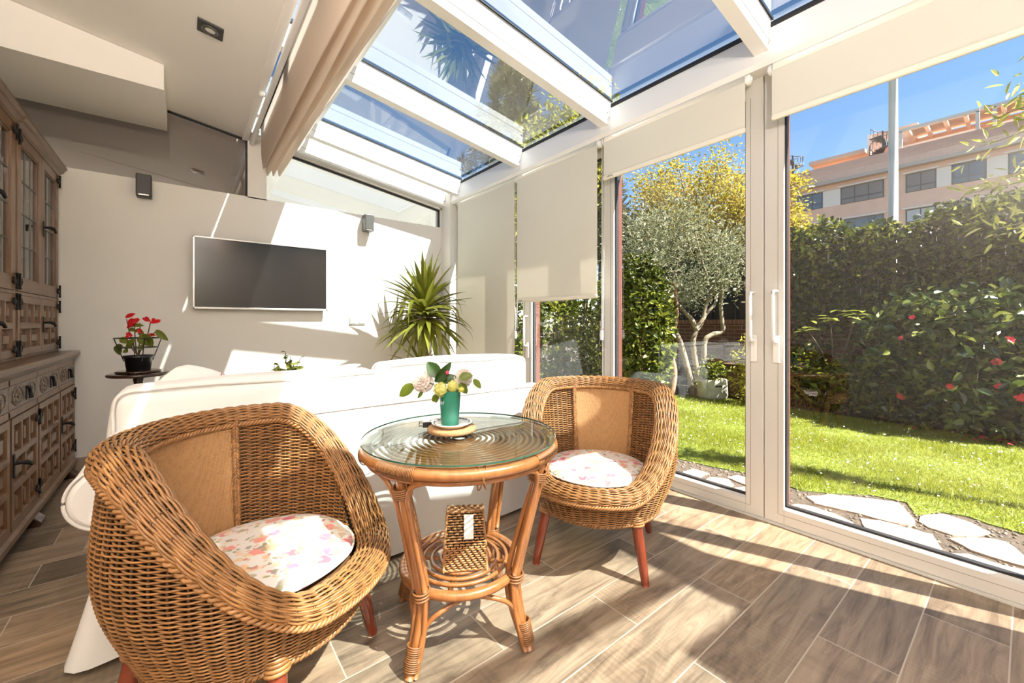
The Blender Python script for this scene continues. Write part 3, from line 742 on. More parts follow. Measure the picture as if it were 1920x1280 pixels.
    for s in (-1, 1):
        b = MB(); ac = PI + s * PH
        for z in np.arange(.372, .738, .011):
            for e in (-1, 1):
                pts = []
                for u in np.linspace(0, 1, 5):
                    a = ac + e * (.034 - .034 * u); zq = z + .020 * u + (0 if e > 0 else .0067); rr_ = r_in(zq) - .010 - .004 * math.sin(PI * u)
                    pts.append((rr_ * math.cos(a), rr_ * math.sin(a), zq))
                b.tube(pts, [.003, .0048, .0056, .0048, .003], 6)
        P('plaited_braid', b, M['wick'])
    b = MB(); b.lathe([(.001, .374), (.235, .374), (.256, .366), (.256, .345)], seg=48); P('seat', b, M['wickd'])
    for a in (45, 135, 225, 315):
        ca, sa = math.cos(math.radians(a)), math.sin(math.radians(a))
        b = MB(); p0 = arr(.274 * ca, .274 * sa, .285); p1 = arr(.338 * ca, .338 * sa, 0)
        b.tube([p0 + (p1 - p0) * u for u in (0, .2, .6, .97, 1)], [.021, .023, .021, .0165, .0145], 12)
        lg = P('leg', b, M['mahog'])
        b = MB()
        for u in (.075, .11, .145, .18):
            c = p0 + (p1 - p0) * u; d = nrm(p1 - p0); x = nrm(np.cross(d, arr(-sa, ca, 0))); y = np.cross(d, x)
            tt = np.linspace(0, 2 * PI, 17)[:-1]; b.tube([c + .027 * (x * math.cos(k) + y * math.sin(k)) for k in tt], .0062, 5, closed=True)
        P('binding', b, M['wick'], lg)
    return t
C1 = (.187, 1.457, 0); C2 = (1.588, 1.330, 0)
R1 = math.radians(314); R2 = math.radians(211.6)
ch = make_chair(C1, R1, 'large wicker tub armchair with red-brown legs, nearest the camera beside the sofa')
c2 = copytree(ch); c2.location = C2; c2.rotation_euler = (0, 0, R2)
c2['label'] = 'wicker tub armchair with dark red legs in front of the glass doors'
def seat_cushion(c, rz, label):
    b = MB(); pr_ = [(.001, .0), (.20, .0), (.238, .010), (.246, .022), (.238, .034), (.20, .041), (.10, .045), (.001, .046)]
    t = np.linspace(0, 2 * PI, 61)[:-1]
    P = np.array([[(r * (1 + .012 * math.sin(5 * a)) * math.cos(a), r * (1 + .012 * math.sin(5 * a)) * math.sin(a), z + (.004 * math.sin(3 * a + r * 20) if .02 < z and r < .23 else 0)) for r, z in pr_] for a in t])
    b.grid(P, cu=True)
    o = b.build('seat_cushion', M['floral']); o.location = (c[0] + .012 * math.cos(rz), c[1] + .012 * math.sin(rz), .375); o.rotation_euler = (0, 0, rz)
    tag(o, label, 'cushion', 'floral seat cushions')
    b = MB(); tt = np.linspace(0, 2 * PI, 61)[:-1]; b.tube([(.248 * (1 + .012 * math.sin(5 * a)) * math.cos(a), .248 * (1 + .012 * math.sin(5 * a)) * math.sin(a), .022) for a in tt], .004, 6, closed=True)
    b.build('piping', M['floral'], o)
seat_cushion(C1, R1, 'round floral seat cushion in the large near wicker armchair')
seat_cushion(C2, R2, 'round floral seat cushion in the wicker armchair by the glass doors')

# ============================================================ rattan table
TX, TY = .800, 1.308
tb = thing('rattan_table', 'round rattan table with glass top between the two wicker armchairs', 'table', (TX, TY, 0), math.radians(24))
PT = lambda n, mb, mt, par=tb, **k: part(n, mb, mt, par, off=L0, **k)
def ring(mb, r, z, rad, n=72, sides=8, a0=0, a1=2 * PI, m=0):
    a = np.linspace(a0, a1, n + 1); cl = a1 - a0 > 6.28
    if cl: a = a[:-1]
    mb.tube(np.stack([r * np.cos(a), r * np.sin(a), np.full(len(a), z)], 1), rad, sides, closed=cl, m=m)
b = MB(); b.lathe([(.001, .697), (.345, .697), (.3485, .6945), (.3485, .6895), (.345, .687), (.001, .687)], seg=96, smooth=False)
gt = PT('glass_top', b, [M['tglass'], M['tedge']])
for p in gt.data.polygons:
    if abs(p.normal.z) < .8: p.material_index = 1
b = MB(); ring(b, .338, .6615, .0175, 96, 12); PT('top_ring', b, M['cane'])
b = MB(); ring(b, .326, .634, .0095, 96, 8); PT('lower_ring', b, M['cane'])
b = MB()
for r in np.arange(.03, .318, .0215): ring(b, r, .674, .0050, 72, 6)
for a in (0, PI / 2): b.tube([(-.33 * math.cos(a), -.33 * math.sin(a), .659), (.33 * math.cos(a), .33 * math.sin(a), .659)], .0095, 8)
PT('cane_spiral', b, M['cane'])
def wraps(mb, p0, p1, rad, n, wire=.0035):
    p0, p1 = arr(*p0), arr(*p1); d = nrm(p1 - p0); x = nrm(np.cross(d, arr(.2, .9, .1))); y = np.cross(d, x); tt = np.linspace(0, 2 * PI, 15)[:-1]
    for u in np.linspace(0, 1, n):
        c = p0 + (p1 - p0) * u; mb.tube([c + rad * (x * math.cos(k) + y * math.sin(k)) for k in tt], wire, 5, closed=True)
for k in range(4):
    a = k * PI / 2; u = arr(math.cos(a), math.sin(a), 0); v = arr(-u[1], u[0], 0); zz = arr(0, 0, 1)
    q = lambda r, s, z: tuple(u * r + v * s + zz * z)
    b = MB(); main = curve([q(.322, 0, .645), q(.290, 0, .50), q(.226, 0, .235), q(.226, 0, .15), q(.278, 0, .0)], 30)
    b.tube(main, [.0165] * len(main), 10)
    b.tube(curve([q(.312, 0, .62), q(.270, 0, .50), q(.200, 0, .26), q(.200, 0, .15), q(.258, 0, .004)], 30), .0095, 8)
    for s in (-1, 1):
        up = curve([q(.290, s * .15, .634), q(.317, s * .078, .631), q(.322, s * .034, .598), q(.295, s * .021, .50), q(.232, s * .021, .25)], 30)
        b.tube(up, .0088, 8)
        b.tube(curve([q(.224, s * .018, .235), q(.236, s * .022, .12), q(.272, s * .018, .004)], 12), .0088, 8)
    lg = PT('leg', b, M['cane'])
    b = MB(); wraps(b, q(.252, 0, .088), q(.268, 0, .024), .0245, 12, .0029); PT('foot_binding', b, M['bind'], lg)
    b = MB(); wraps(b, q(.313, 0, .607), q(.306, 0, .58), .027, 5); PT('top_binding', b, M['bind'], lg)
    b = MB(); wraps(b, q(.224, 0, .243), q(.222, 0, .222), .0275, 3, .0036); PT('shelf_binding', b, M['bind'], lg)
    b = MB()
    aa = np.linspace(a - .20, a + .20, 28)
    for x in aa:
        c = arr(.338 * math.cos(x), .338 * math.sin(x), .6615); e = arr(math.cos(x), math.sin(x), 0); tt = np.linspace(0, 2 * PI, 13)[:-1]
        b.tube([c + e * .019 * math.cos(t_) + zz * .0195 * math.sin(t_) for t_ in tt], .0022, 5, closed=True)
    PT('rim_binding', b, M['bind'], lg)
    b = MB(); w_ = arr(math.cos(a + PI / 4), math.sin(a + PI / 4), 0); u2 = arr(math.cos(a + PI / 2), math.sin(a + PI / 2), 0)
    p0 = u * .262 + v * .02 + zz * .05; p5 = u2 * .262 + arr(u2[1], -u2[0], 0) * .02 + zz * .05
    p1 = u * .232 + v * .022 + zz * .13; p4 = u2 * .232 + arr(u2[1], -u2[0], 0) * .022 + zz * .13
    b.tube(curve([p0, p1, (u * .20 + v * .06) + zz * .178, w_ * .168 + zz * .196, (u2 * .20 + arr(u2[1], -u2[0], 0) * .06) + zz * .178, p4, p5], 42), .0078, 8)
    PT('arch_brace', b, M['cane'])
b = MB(); ring(b, .205, .228, .0165, 72, 10)
for r in (.168, .137, .106, .072): ring(b, r, .240, .0072, 60, 7)
ring(b, .185, .212, .008, 60, 7)
for a in (0.4, 0.4 + PI / 2): b.tube([(-.2 * math.cos(a), -.2 * math.sin(a), .229), (.2 * math.cos(a), .2 * math.sin(a), .229)], .008, 8)
PT('lower_shelf', b, M['cane'])

# ---- wicker tissue box on the shelf
M['boxcane'] = plain('box_cane', (.40, .20, .08), .45, island=.2)
bx = thing('wicker_tissue_box', 'woven cane tissue box with slanted front on the lower table shelf', 'box', (.790, 1.262, .2475), math.radians(-32))
b = MB(); W2, D2, Hh = .074, .062, .172
def boxside(mb, A, B_, C_, D_, nu, nv, rad, amp, nrml):
    # strips woven over uprights across the quad A B C D
    A, B_, C_, D_ = map(lambda p: arr(*p), (A, B_, C_, D_)); nrml = arr(*nrml)
    for j in range(nv):
        v = (j + .5) / nv; P0 = A + (D_ - A) * v; P1 = B_ + (C_ - B_) * v; k = nu * 4; u = np.linspace(0, 1, k + 1)
        of = amp * np.cos(PI * (u * nu + j * .5)); mb.tube(P0 + (P1 - P0) * u[:, None] + nrml * of[:, None], rad, 5, flat=.8)
    for i in range(nu + 1):
        u = i / nu; mb.tube([A + (B_ - A) * u, D_ + (C_ - D_) * u], .0022, 4, m=1)
    mb.add([A - nrml * .004, B_ - nrml * .004, C_ - nrml * .004, D_ - nrml * .004], np.array([[0, 1, 2, 3]]), 1)
y0, yk, yt = -D2, -D2, .012; zk = .085; w1 = .064
boxside(b, (-W2, y0, .004), (W2, y0, .004), (.071, yk, zk), (-.071, yk, zk), 14, 11, .0038, .0028, (0, -1, 0))
fn = nrm(arr(0, -(Hh - zk), (yt - yk)))
boxside(b, (-.071, yk, zk), (.071, yk, zk), (w1, yt, Hh), (-w1, yt, Hh), 14, 13, .0038, .0028, nrm(arr(0, -(Hh - zk), yt - yk)) * arr(1, 1, 1))
boxside(b, (-w1, yt, Hh), (w1, yt, Hh), (w1, D2, Hh), (-w1, D2, Hh), 12, 6, .0038, .0025, (0, 0, 1))
boxside(b, (W2, D2, .004), (-W2, D2, .004), (-w1, D2, Hh), (w1, D2, Hh), 14, 20, .0038, .0025, (0, 1, 0))
for s in (-1, 1):
    A, B_ = ((s * W2, -s * -D2 if s < 0 else -D2, .004), (s * W2, D2 if s > 0 else -D2, .004))
    b.add([(s * (W2 - .003), -D2, .004), (s * (W2 - .003), D2, .004), (s * (w1 - .002), D2, Hh), (s * (w1 - .002), yt, Hh), (s * (.068), yk, zk)], np.array([[0, 1, 2, 3, 4]]), 1)
    for j in range(20):
        z = .004 + (j + .5) / 20 * (Hh - .004); f = yk if z < zk else yk + (yt - yk) * (z - zk) / (Hh - zk); xw = W2 + (w1 - W2) * z / Hh
        u = np.linspace(0, 1, 25); b.tube(np.stack([s * (xw + .0025 * np.cos(PI * (u * 6 + j))), f + (D2 - f) * u, np.full(25, z)], 1), .0038, 5)
for p, q_ in (((-W2, y0, 0), (-.071, yk, zk)), ((W2, y0, 0), (.071, yk, zk)), ((-.071, yk, zk), (-w1, yt, Hh)), ((.071, yk, zk), (w1, yt, Hh)), ((-w1, yt, Hh), (w1, yt, Hh)), ((-W2, y0, .004), (W2, y0, .004)), ((W2, D2, 0), (w1, D2, Hh)), ((-W2, D2, 0), (-w1, D2, Hh)), ((w1, yt, Hh), (w1, D2, Hh)), ((-w1, yt, Hh), (-w1, D2, Hh))):
    b.seg(p, q_, .0042, sides=6)
part('woven_case', b, [M['boxcane'], M['hollow']], bx, off=L0)
b = MB(); ce = arr(.012, (yk + yt) / 2 - .002, (zk + Hh) / 2 + .004); vv = nrm(arr(0, yt - yk, Hh - zk))
b.obox(ce + fn * .006, [(1, 0, 0), vv, fn], (.0165, .040, .0022)); part('label_card', b, M['china'], bx, off=L0)

# ---- things on the glass top
ZT = .6975
tr = MB(); tr.lathe([(.001, 0), (.086, 0), (.090, .004), (.090, .013), (.086, .017), (.001, .017)], seg=48)
o = tr.build('cork_trivet', M['cork']); o.location = (.783, 1.345, ZT); tag(o, 'round cork trivet under the saucer on the glass tabletop', 'trivet')
b = MB(); b.lathe([(.001, .004), (.045, .004), (.048, 0), (.050, .003), (.074, .015), (.075, .0165), (.073, .0175), (.050, .008), (.001, .0065)], seg=48)
for k in range(22):
    if k % 5 == 4: continue
    a = math.radians(-60 + k * 13); c = arr(.0655 * math.cos(a), .0655 * math.sin(a), .0155)
    b.obox(c, [(-math.sin(a), math.cos(a), 0), nrm(arr(math.cos(a), math.sin(a), .33)), nrm(arr(-.33 * math.cos(a), -.33 * math.sin(a), 1))], (.0055, .003, .0006), 1)
o = b.build('saucer', [M['china'], M['chinaink']]); o.location = (.783, 1.345, ZT + .0175); tag(o, 'white saucer with black printed rim under the green vase', 'saucer')
VX, VY, VZ = .779, 1.352, ZT + .024
vs = thing('green_vase', 'tapered green enamel tumbler holding the cut flowers', 'vase', (VX, VY, VZ))
b = MB(); b.lathe([(.001, 0), (.031, 0), (.0325, .002), (.041, .124), (.042, .127), (.040, .128), (.0385, .122), (.031, .008), (.001, .006)], (VX, VY, VZ), 48)
part('tumbler', b, M['green'], vs)
b = MB()
def on_vase(ang, z):
    r = .0325 + (.041 - .0325) * z / .124 + .0004
    return arr(VX + r * math.cos(ang), VY + r * math.sin(ang), VZ + z)
def vbar(a0, z0, a1, z1, th=.0011):
    p = [on_vase(a0 + (a1 - a0) * u, z0 + (z1 - z0) * u) for u in np.linspace(0, 1, 4)]; b.tube(p, th, 4)
A0 = math.radians(166)
k = 1 / .0375
for st in (((0, .012), (.010, .012)), ((.005, .012), (.005, 0)), ((.0135, .012), (.0135, 0)), ((.0225, .012), (.0225, 0)), ((.0135, .006), (.0225, .006)), ((.026, .013), (.026, .010))):
    (xa, za), (xb, zb) = st; vbar(A0 + xa * k, .079 + za, A0 + xb * k, .079 + zb)
part('lettering', b, M['china'], vs)
Rv = arr(.7826, -.6225, 0); Fv = arr(.6225, .7826, 0); Zv = arr(0, 0, 1)
def vp(px, py, dd=0.0):
    s = 1.54 / 774
    return arr(VX, VY, 0) + Rv * (px - 842) * s + Zv * (1.1 - (py - 605) * s) + Fv * dd
M['cam_white'] = leafm('camellia_petal', [(.78, .70, .66), (.84, .78, .75)], .6, .3)
M['yel'] = leafm('snowball_floret', [(.66, .64, .10), (.76, .75, .28), (.80, .80, .5)], .6, .3)
M['pinkbud'] = plain('pink_bud', (.62, .05, .14), .5)
M['cleaf'] = leafm('camellia_leaf', [(.012, .045, .010), (.030, .075, .014), (.022, .06, .012)], .3, .15)
M['cleafy'] = leafm('pale_sprig_leaf', [(.09, .14, .012), (.16, .20, .02)], .35, .35)
M['stem'] = plain('green_stem', (.10, .13, .03), .6)
def leafblade(mb, p0, d, n, ln, wd, curl=.15, seg=7, m=0, fold=.15, blunt=False):
    # one pointed leaf from p0 along d, facing n
    d = nrm(arr(*d)); n = nrm(arr(*n) - d * np.dot(arr(*n), d)); s = np.cross(d, n); P = []
    for i in range(seg):
        u = i / (seg - 1); w_ = wd * (math.sin(PI * min(1, u * .92 + .03) ** .8)) ** .9 if u < 1 else 0.0
        if blunt: w_ = wd * (math.sin(PI * min(1, u * .84 + .06))) ** .55
        c = arr(*p0) + d * ln * u - n * curl * ln * u * u
        P.append([c + s * w_ * q + n * abs(q) * w_ * fold * 2 for q in (-1, -.5, 0, .5, 1)])
    mb.grid(np.array(P), m=m)
def camellia(c, axis, r, name, label, stem_to, leaves):
    t = thing(name, label, 'flower', tuple(vp(842, 760)))
    b = MB(); z = nrm(arr(*axis)); x = nrm(np.cross(z, arr(.1, .2, 1))); y = np.cross(z, x)
    rs = np.random.default_rng(int(c[0] * 1000)); 
    for ringi, (n_, rr, tilt) in enumerate(((5, .34, 1.25), (7, .50, .98), (9, .66, .72), (11, .82, .48), (12, .95, .22), (13, 1.0, -.08), (12, .98, -.4))):
        for k in range(n_):
            a = k * 2 * PI / n_ + ringi * .7 + rs.uniform(-.12, .12); o_ = x * math.cos(a) + y * math.sin(a)
            d = o_ * math.cos(tilt) + z * math.sin(tilt); nn = z * math.cos(tilt) - o_ * math.sin(tilt)
            leafblade(b, arr(*c) + z * r * (.14 * (2 - ringi)) , d, nn, r * rr * .96, r * rr * .46, .20, 7, fold=-.16, blunt=True)
    part('bloom', b, M['cam_white'], t)
    b = MB(); b.tube(curve([arr(*c) - z * r * .2, arr(*c) * .5 + arr(*stem_to) * .5 + arr(0, 0, .01), stem_to, arr(VX, VY, VZ + .03)], 12), .0018, 6); part('stem', b, M['stem'], t)
    for (p, d, n_, ln, wd) in leaves:
        b = MB(); leafblade(b, p, d, n_, ln, wd, .12, 8); part('leaf', b, M['cleaf'] if p[2] > .9 else M['cleafy'], t)
    return t
mouth = arr(VX, VY, VZ + .12)
camellia(vp(788, 713), -Fv * .9 - Rv * .1 + Zv * .3, .044, 'camellia', 'white camellia bloom leaning out over the tabletop, on the sofa side of the vase', vp(828, 735),
    [(vp(776, 722), vp(742, 744) - vp(776, 722), -Fv + Zv * .6, .075, .023), (vp(790, 732), vp(783, 750) - vp(792, 732), -Fv + Rv * .6, .036, .008)])
camellia(vp(871, 703, .01), Rv * .45 - Fv * .35 + Zv * .6, .038, 'camellia', 'white camellia bloom half hidden by leaves, on the armchair side of the vase', vp(852, 735),
    [(vp(861, 707, -.03), vp(890, 705) - vp(861, 712), -Fv + Zv * .5, .052, .017), (vp(886, 711), vp(903, 731) - vp(886, 711), -Fv + Zv * .3 + Rv * .4, .046, .013), (vp(862, 717, -.02), vp(877, 739) - vp(862, 717), -Fv + Zv * .2, .048, .016)])
t = thing('camellia_sprig', 'sprig of dark glossy camellia leaves with a pink bud in the vase', 'flower', tuple(vp(842, 760)))
b = MB(); b.tube(curve([mouth - Zv * .08, mouth, vp(838, 715), vp(832, 695)], 14), .002, 6); part('stem', b, M['stem'], t)
for p, e, ln, wd, nn in (((822, 706), (799, 679), .072, .026, -Fv + Zv * .2), ((814, 716), (846, 680), .095, .019, -Fv * .8 + Rv * .5), ((828, 715), (851, 706), .055, .020, -Fv + Zv * .5), ((820, 718), (836, 690), .06, .020, -Fv - Rv * .4)):
    b = MB(); leafblade(b, vp(*p), vp(*e) - vp(*p), nn, ln, wd, .12, 9); part('leaf', b, M['cleaf'], t)
b = MB(); b.ell(vp(838, 698, -.012), (.007, .007, .008), 12, 8); part('bud', b, M['pinkbud'], t)
for i, (px, py, r, lb) in enumerate(((827, 728, .027, 'largest yellow-green snowball flower head over the vase rim'), (850, 721, .021, 'small yellow-green snowball flower head in the middle of the bunch'), (866, 727, .012, 'smallest yellow-green snowball floret beside the pale leaf'))):
    t = thing('snowball_flower', lb, 'flower', tuple(vp(842, 760)), group='yellow snowball flowers')
    c = vp(px, py, -.03 - .006 * i); b = MB(); rs = np.random.default_rng(i)
    for k in range(190 if i < 2 else 70):
        d = nrm(rs.normal(size=3)); p = c + d * r * rs.uniform(.86, 1.0); s = r * .19; u_ = nrm(np.cross(d, rs.normal(size=3))); v_ = np.cross(d, u_)
        for q in range(5):
            a = q * 2 * PI / 5; leafblade(b, p, u_ * math.cos(a) + v_ * math.sin(a) + d * .3, d, s, s * .42, .1, 3)
    b.ell(c, r * .84, 12, 9)
    part('flower_head', b, M['yel'], t)
    b = MB(); b.tube([c, mouth * .5 + c * .5 + Zv * .004, mouth - Zv * .04], .0016, 6); part('stem', b, M['stem'], t)
    if i == 0:
        b = MB(); leafblade(b, vp(824, 738, -.03), vp(808, 748) - vp(824, 734), -Fv + Zv * .3, .036, .014); leafblade(b, vp(822, 739, -.03), vp(816, 752) - vp(822, 736), -Fv - Rv * .4, .03, .010); part('leaf', b, M['cleafy'], t)
t = thing('binder_clip', 'small black and white clip with wire loops beside the saucer', 'clip', (.742, 1.452, ZT))
e1 = nrm(arr(.80, -.45, 0)); e2 = arr(-e1[1], e1[0], 0); c = arr(.742, 1.452, ZT)
b = MB(); b.obox(c + Zv * .011, [e1, e2, Zv], (.021, .014, .011)); part('body', b, M['black'], t, bevel=.002)
b = MB(); b.obox(c + Zv * .0232, [e1, e2, Zv], (.021, .016, .0012)); part('white_top', b, M['china'], t)
b = MB(); b.ell(c + Zv * .0246 + e1 * .008, (.006, .004, .0012), 12, 6); part('button', b, M['black'], t)
b = MB()
for z_ in (.006, .018): b.tube([c - e1 * .020 + e2 * .010 + Zv * z_, c - e1 * .036 + e2 * .009 + Zv * z_, c - e1 * .036 - e2 * .009 + Zv * z_, c - e1 * .020 - e2 * .010 + Zv * z_], .0012, 5)
b.tube([c - e1 * .036 + Zv * .003, c - e1 * .034 + Zv * .022], .0012, 5)
part('wire_loop', b, M['black'], t)

# ============================================================ sofa
sf = thing('sofa', 'long white slipcovered sofa with rolled arms and its back to the camera', 'sofa', (.72, 2.25, 0))
b = MB(); b.rbox(-.20, 1.70, 1.85, 1.935, .02, .737, .035, 4, dents=.004, seed=2); part('backrest', b, M['sofa'], sf)
b = MB()
for pts in ([(-.165, 1.853, .722), (.7, 1.851, .727), (1.67, 1.853, .722)], [(-.165, 1.853, .722), (-.192, 1.853, .69), (-.195, 1.853, .35)], [(1.665, 1.853, .722), (1.692, 1.853, .69), (1.695, 1.853, .05)]):
    b.tube(pts, .0052, 6)
part('piping', b, M['piping'], sf)
b = MB(); b.rbox(-.18, 1.68, 1.95, 2.72, .06, .36, .03, 3); part('base', b, M['sofa'], sf)
b = MB(); b.rbox(-.04, 1.55, 2.04, 2.74, .35, .47, .045, 4, puff=.012); part('seat', b, M['sofa'], sf)
for s, X in ((-1, -.168), (1, 1.70)):
    b = MB(); prof = []
    for k in range(41):
        a = -2.2 + k * (PI + 1.7) / 40
        prof.append((X + s * (.02 + .105 * math.cos(a)) , .535 + .104 * math.sin(a)))
    prof = [(X + s * .0, .04), (X + s * .0, .40)] + prof[1:] + [(X - s * .11, .42), (X - s * .11, .04)]
    ys = [1.862, 1.870, 1.90, 2.15, 2.32, 2.36, 2.37]; sc = [.86, .96, 1, 1, 1, .96, .86]
    ctr = arr(X - s * .02, .5); P = np.array([[(ctr[0] + (u - ctr[0]) * (k if z > .3 else 1), y, ctr[1] + (z - ctr[1]) * (k if z > .3 else 1)) for u, z in prof] for y, k in zip(ys, sc)])
    b.grid(P, cv=True); n = len(prof)
    b.add(P[0], [np.arange(n).reshape(1, -1)]); b.add(P[-1], [np.arange(n)[::-1].reshape(1, -1)])
    ar = part('arm', b, M['sofa'], sf)
    b = MB(); b.tube([(u, 1.868, z) for u, z in prof[1:-1]], .0055, 6); part('piping', b, M['piping'], ar)
# flared pleated skirt round the near corner and along the end
b = MB(); path = [(1.70, 1.848), (1.2, 1.847), (.6, 1.848), (.10, 1.849), (-.02, 1.848), (-.08, 1.845), (-.105, 1.835), (-.12, 1.852), (-.16, 1.846), (-.20, 1.85), (-.205, 1.90), (-.2, 1.96), (-.206, 2.02), (-.2, 2.08), (-.2, 2.3), (-.203, 2.5), (-.2, 2.72)]
flare = [0, 0, 0, .002, .010, .030, .055, .0, .035, .075, .088, .030, .085, .030, .055, .045, .03]
P = []
for (x, y), f in zip(path, flare):
    nx, ny = (0, -1) if x > -.13 else ((-.75, -.45) if y < 1.9 else (-1, 0)); col = []
    for u in np.linspace(0, 1, 8): col.append((x + nx * f * u ** 1.2 * 1.25, y + ny * f * u ** 1.2 * .8, .40 - .382 * u))
    P.append(col)
P = np.array(P); b.grid(P, flip=True); Q = P.copy(); Q[..., 0] += .004; Q[..., 1] += .004; b.grid(Q)
part('skirt', b, M['sofa'], sf, sub=1)
def cush(x0, x1, lab, seed, zt):
    t = thing('sofa_cushion', lab, 'cushion', ((x0 + x1) / 2, 2.15, .47), group='white sofa back cushions')
    b = MB(); b.rbox(x0, x1, 1.945, 2.16, .475, zt, .055, 5, puff=.018, dents=.007, seed=seed); part('cover', b, M['sofa'], t)
    b = MB()
    for y in (1.957, 2.148):
        r = .05; pts = []
        for cx, cz, a0 in ((x1 - r, zt - r - .001, 0), (x0 + r, zt - r - .001, 90), (x0 + r, .475 + r, 180), (x1 - r, .475 + r, 270)):
            for a in (0, 30, 60, 90): pts.append((cx + (r - .006) * math.cos(math.radians(a0 + a)), y, cz + (r - .006) * math.sin(math.radians(a0 + a))))
        n = len(pts); full = []
        for i in range(n):
            p, q = arr(*pts[i]), arr(*pts[(i + 1) % n]); k = 10 if np.linalg.norm(q - p) > .2 else 1
            for j in range(k):
                w_ = p + (q - p) * j / k; w_[2] += .004 * math.sin(w_[0] * 9 + seed); full.append(w_)
        b.tube(full, .0055, 6, closed=True)
    part('piping', b, M['piping'], t)
cush(-.195, .770, 'long white back cushion at the end of the sofa towards the wooden cabinet', 1, .868)
cush(.765, 1.665, 'long white back cushion at the end of the sofa towards the glass doors', 5, .898)
# striped scatter pillow, its corner above the sofa
M['stripe'] = None
def stripem():
    m, nt, N, L = new('striped_pillow_cotton'); c = coords(nt, 'obj'); sp = nt.nodes.new('ShaderNodeSeparateXYZ'); L.new(c, sp.inputs[0])
    r = ramp(nt, [(0, (.84, .82, .79)), (.45, (.45, .08, .12)), (.462, (.84, .82, .79)), (.475, (.4, .2, .3)), (.49, (.84, .82, .79)), (.505, (.5, .1, .14)), (.515, (.84, .82, .79))], 'CONSTANT')
    mr = nt.nodes.new('ShaderNodeMapRange'); mr.inputs[1].default_value = -.2; mr.inputs[2].default_value = .2; L.new(sp.outputs[0], mr.inputs[0]); L.new(mr.outputs[0], r.inputs[0])
    p = pr(nt, .9); L.new(r.outputs[0], p.inputs['Base Color']); out(nt, p.outputs[0]); return m
b = MB(); b.rbox(-.17, .17, -.03, .03, -.17, .17, .028, 4, puff=.035)
o = b.build('scatter_pillow', stripem()); o.location = (.045, 2.285, .69); o.rotation_euler = (-.12, math.radians(33), .12)
tag(o, 'white pillow with red stripes peeking over the sofa back near the potted red plant', 'pillow')
# small crossed bindings midway between the table legs
for k in range(4):
    a = k * PI / 2 + PI / 4; b = MB(); c = arr(.333 * math.cos(a), .333 * math.sin(a), .648); e = arr(math.cos(a), math.sin(a), 0); f = arr(-e[1], e[0], 0)
    for s in (-1, 1):
        tt = np.linspace(0, 2 * PI, 21)[:-1]; b.tube([c + e * .0225 * math.cos(t_) + (Zv + f * s * .35) * .034 * math.sin(t_) for t_ in tt], .0022, 5, closed=True)
    PT('cross_binding', b, M['bind'])
# ============================================================ carved wooden cabinet along the left wall
def coffer(mb, X, y0, y1, z0, z1, raise_=True):
    # sunk moulded square with a raised centre block, on the plane x = X
    def fr(xa, a0, a1, b0, b1, xb, c0, c1, d0, d1):
        V = [(xa, a0, b0), (xa, a1, b0), (xa, a1, b1), (xa, a0, b1), (xb, c0, d0), (xb, c1, d0), (xb, c1, d1), (xb, c0, d1)]
        mb.add(V, np.array([(0, 1, 5, 4), (1, 2, 6, 5), (2, 3, 7, 6), (3, 0, 4, 7)]))
        return V
    e = .010
    fr(X, y0, y1, z0, z1, X - .007, y0 + .005, y1 - .005, z0 + .005, z1 - .005)
    fr(X - .007, y0 + .005, y1 - .005, z0 + .005, z1 - .005, X - .020, y0 + e, y1 - e, z0 + e, z1 - e)
    V = [(X - .020, y0 + e, z0 + e), (X - .020, y1 - e, z0 + e), (X - .020, y1 - e, z1 - e), (X - .020, y0 + e, z1 - e)]; mb.add(V, np.array([[0, 1, 2, 3]]))
    if raise_:
        my, mz = min(.03, (y1 - y0) * .27), min(.03, (z1 - z0) * .25); s = .008
        fr(X - .020, y0 + my, y1 - my, z0 + mz, z1 - mz, X - .004, y0 + my + s, y1 - my - s, z0 + mz + s, z1 - mz - s)
        a0, a1, b0, b1 = y0 + my + s, y1 - my - s, z0 + mz + s, z1 - mz - s
        mb.add([(X - .004, a0, b0), (X - .004, a1, b0), (X - .004, a1, b1), (X - .004, a0, b1)], np.array([[0, 1, 2, 3]]))
def lattice(mb, X, y0, y1, z0, z1, rows, st=.036, ra=.034, T=.024):
    # rows: from the top, (relative height, number of coffers)
    mb.box(X - T - .004, X - T, y0, y1, z0, z1)
    ys = (y0 + st, y1 - st); mb.box(X - T, X, y0, ys[0], z0, z1); mb.box(X - T, X, ys[1], y1, z0, z1)
    tot = sum(r[0] for r in rows); H = z1 - z0 - 2 * ra - (len(rows) - 1) * ra * .8; z = z1
    mb.box(X - T, X, ys[0], ys[1], z1 - ra, z1); z = z1 - ra
    for i, (h, n) in enumerate(rows):
        hh = H * h / tot; zb = z - hh; g = .020; wd = (ys[1] - ys[0] - g * (n - 1)) / n
        for k in range(n):
            a = ys[0] + k * (wd + g); coffer(mb, X, a, a + wd, zb, z)
            if k < n - 1: mb.box(X - T, X, a + wd, a + wd + g, zb, z)
        nb = zb - (ra if i == len(rows) - 1 else ra * .8); mb.box(X - T, X, ys[0], ys[1], max(nb, z0), zb); z = nb
def hinge(mb, X, y, z, dirs=(1, -1), ln=.055):
    mb.seg((X + .006, y, z - .032), (X + .006, y, z + .032), .005, sides=8); mb.ell((X + .006, y, z + .038), .007, 8, 6); mb.ell((X + .006, y, z - .038), .007, 8, 6)
    for d in dirs:
        mb.box(X + .001, X + .006, min(y, y + d * ln * .7), max(y, y + d * ln * .7), z - .007, z + .007)
        for u, zz in ((.45, .013), (.45, -.013), (.8, .012), (.8, -.012), (1.05, 0)): mb.ell((X + .004, y + d * ln * u, z + zz), (.004, .009, .008), 8, 6)
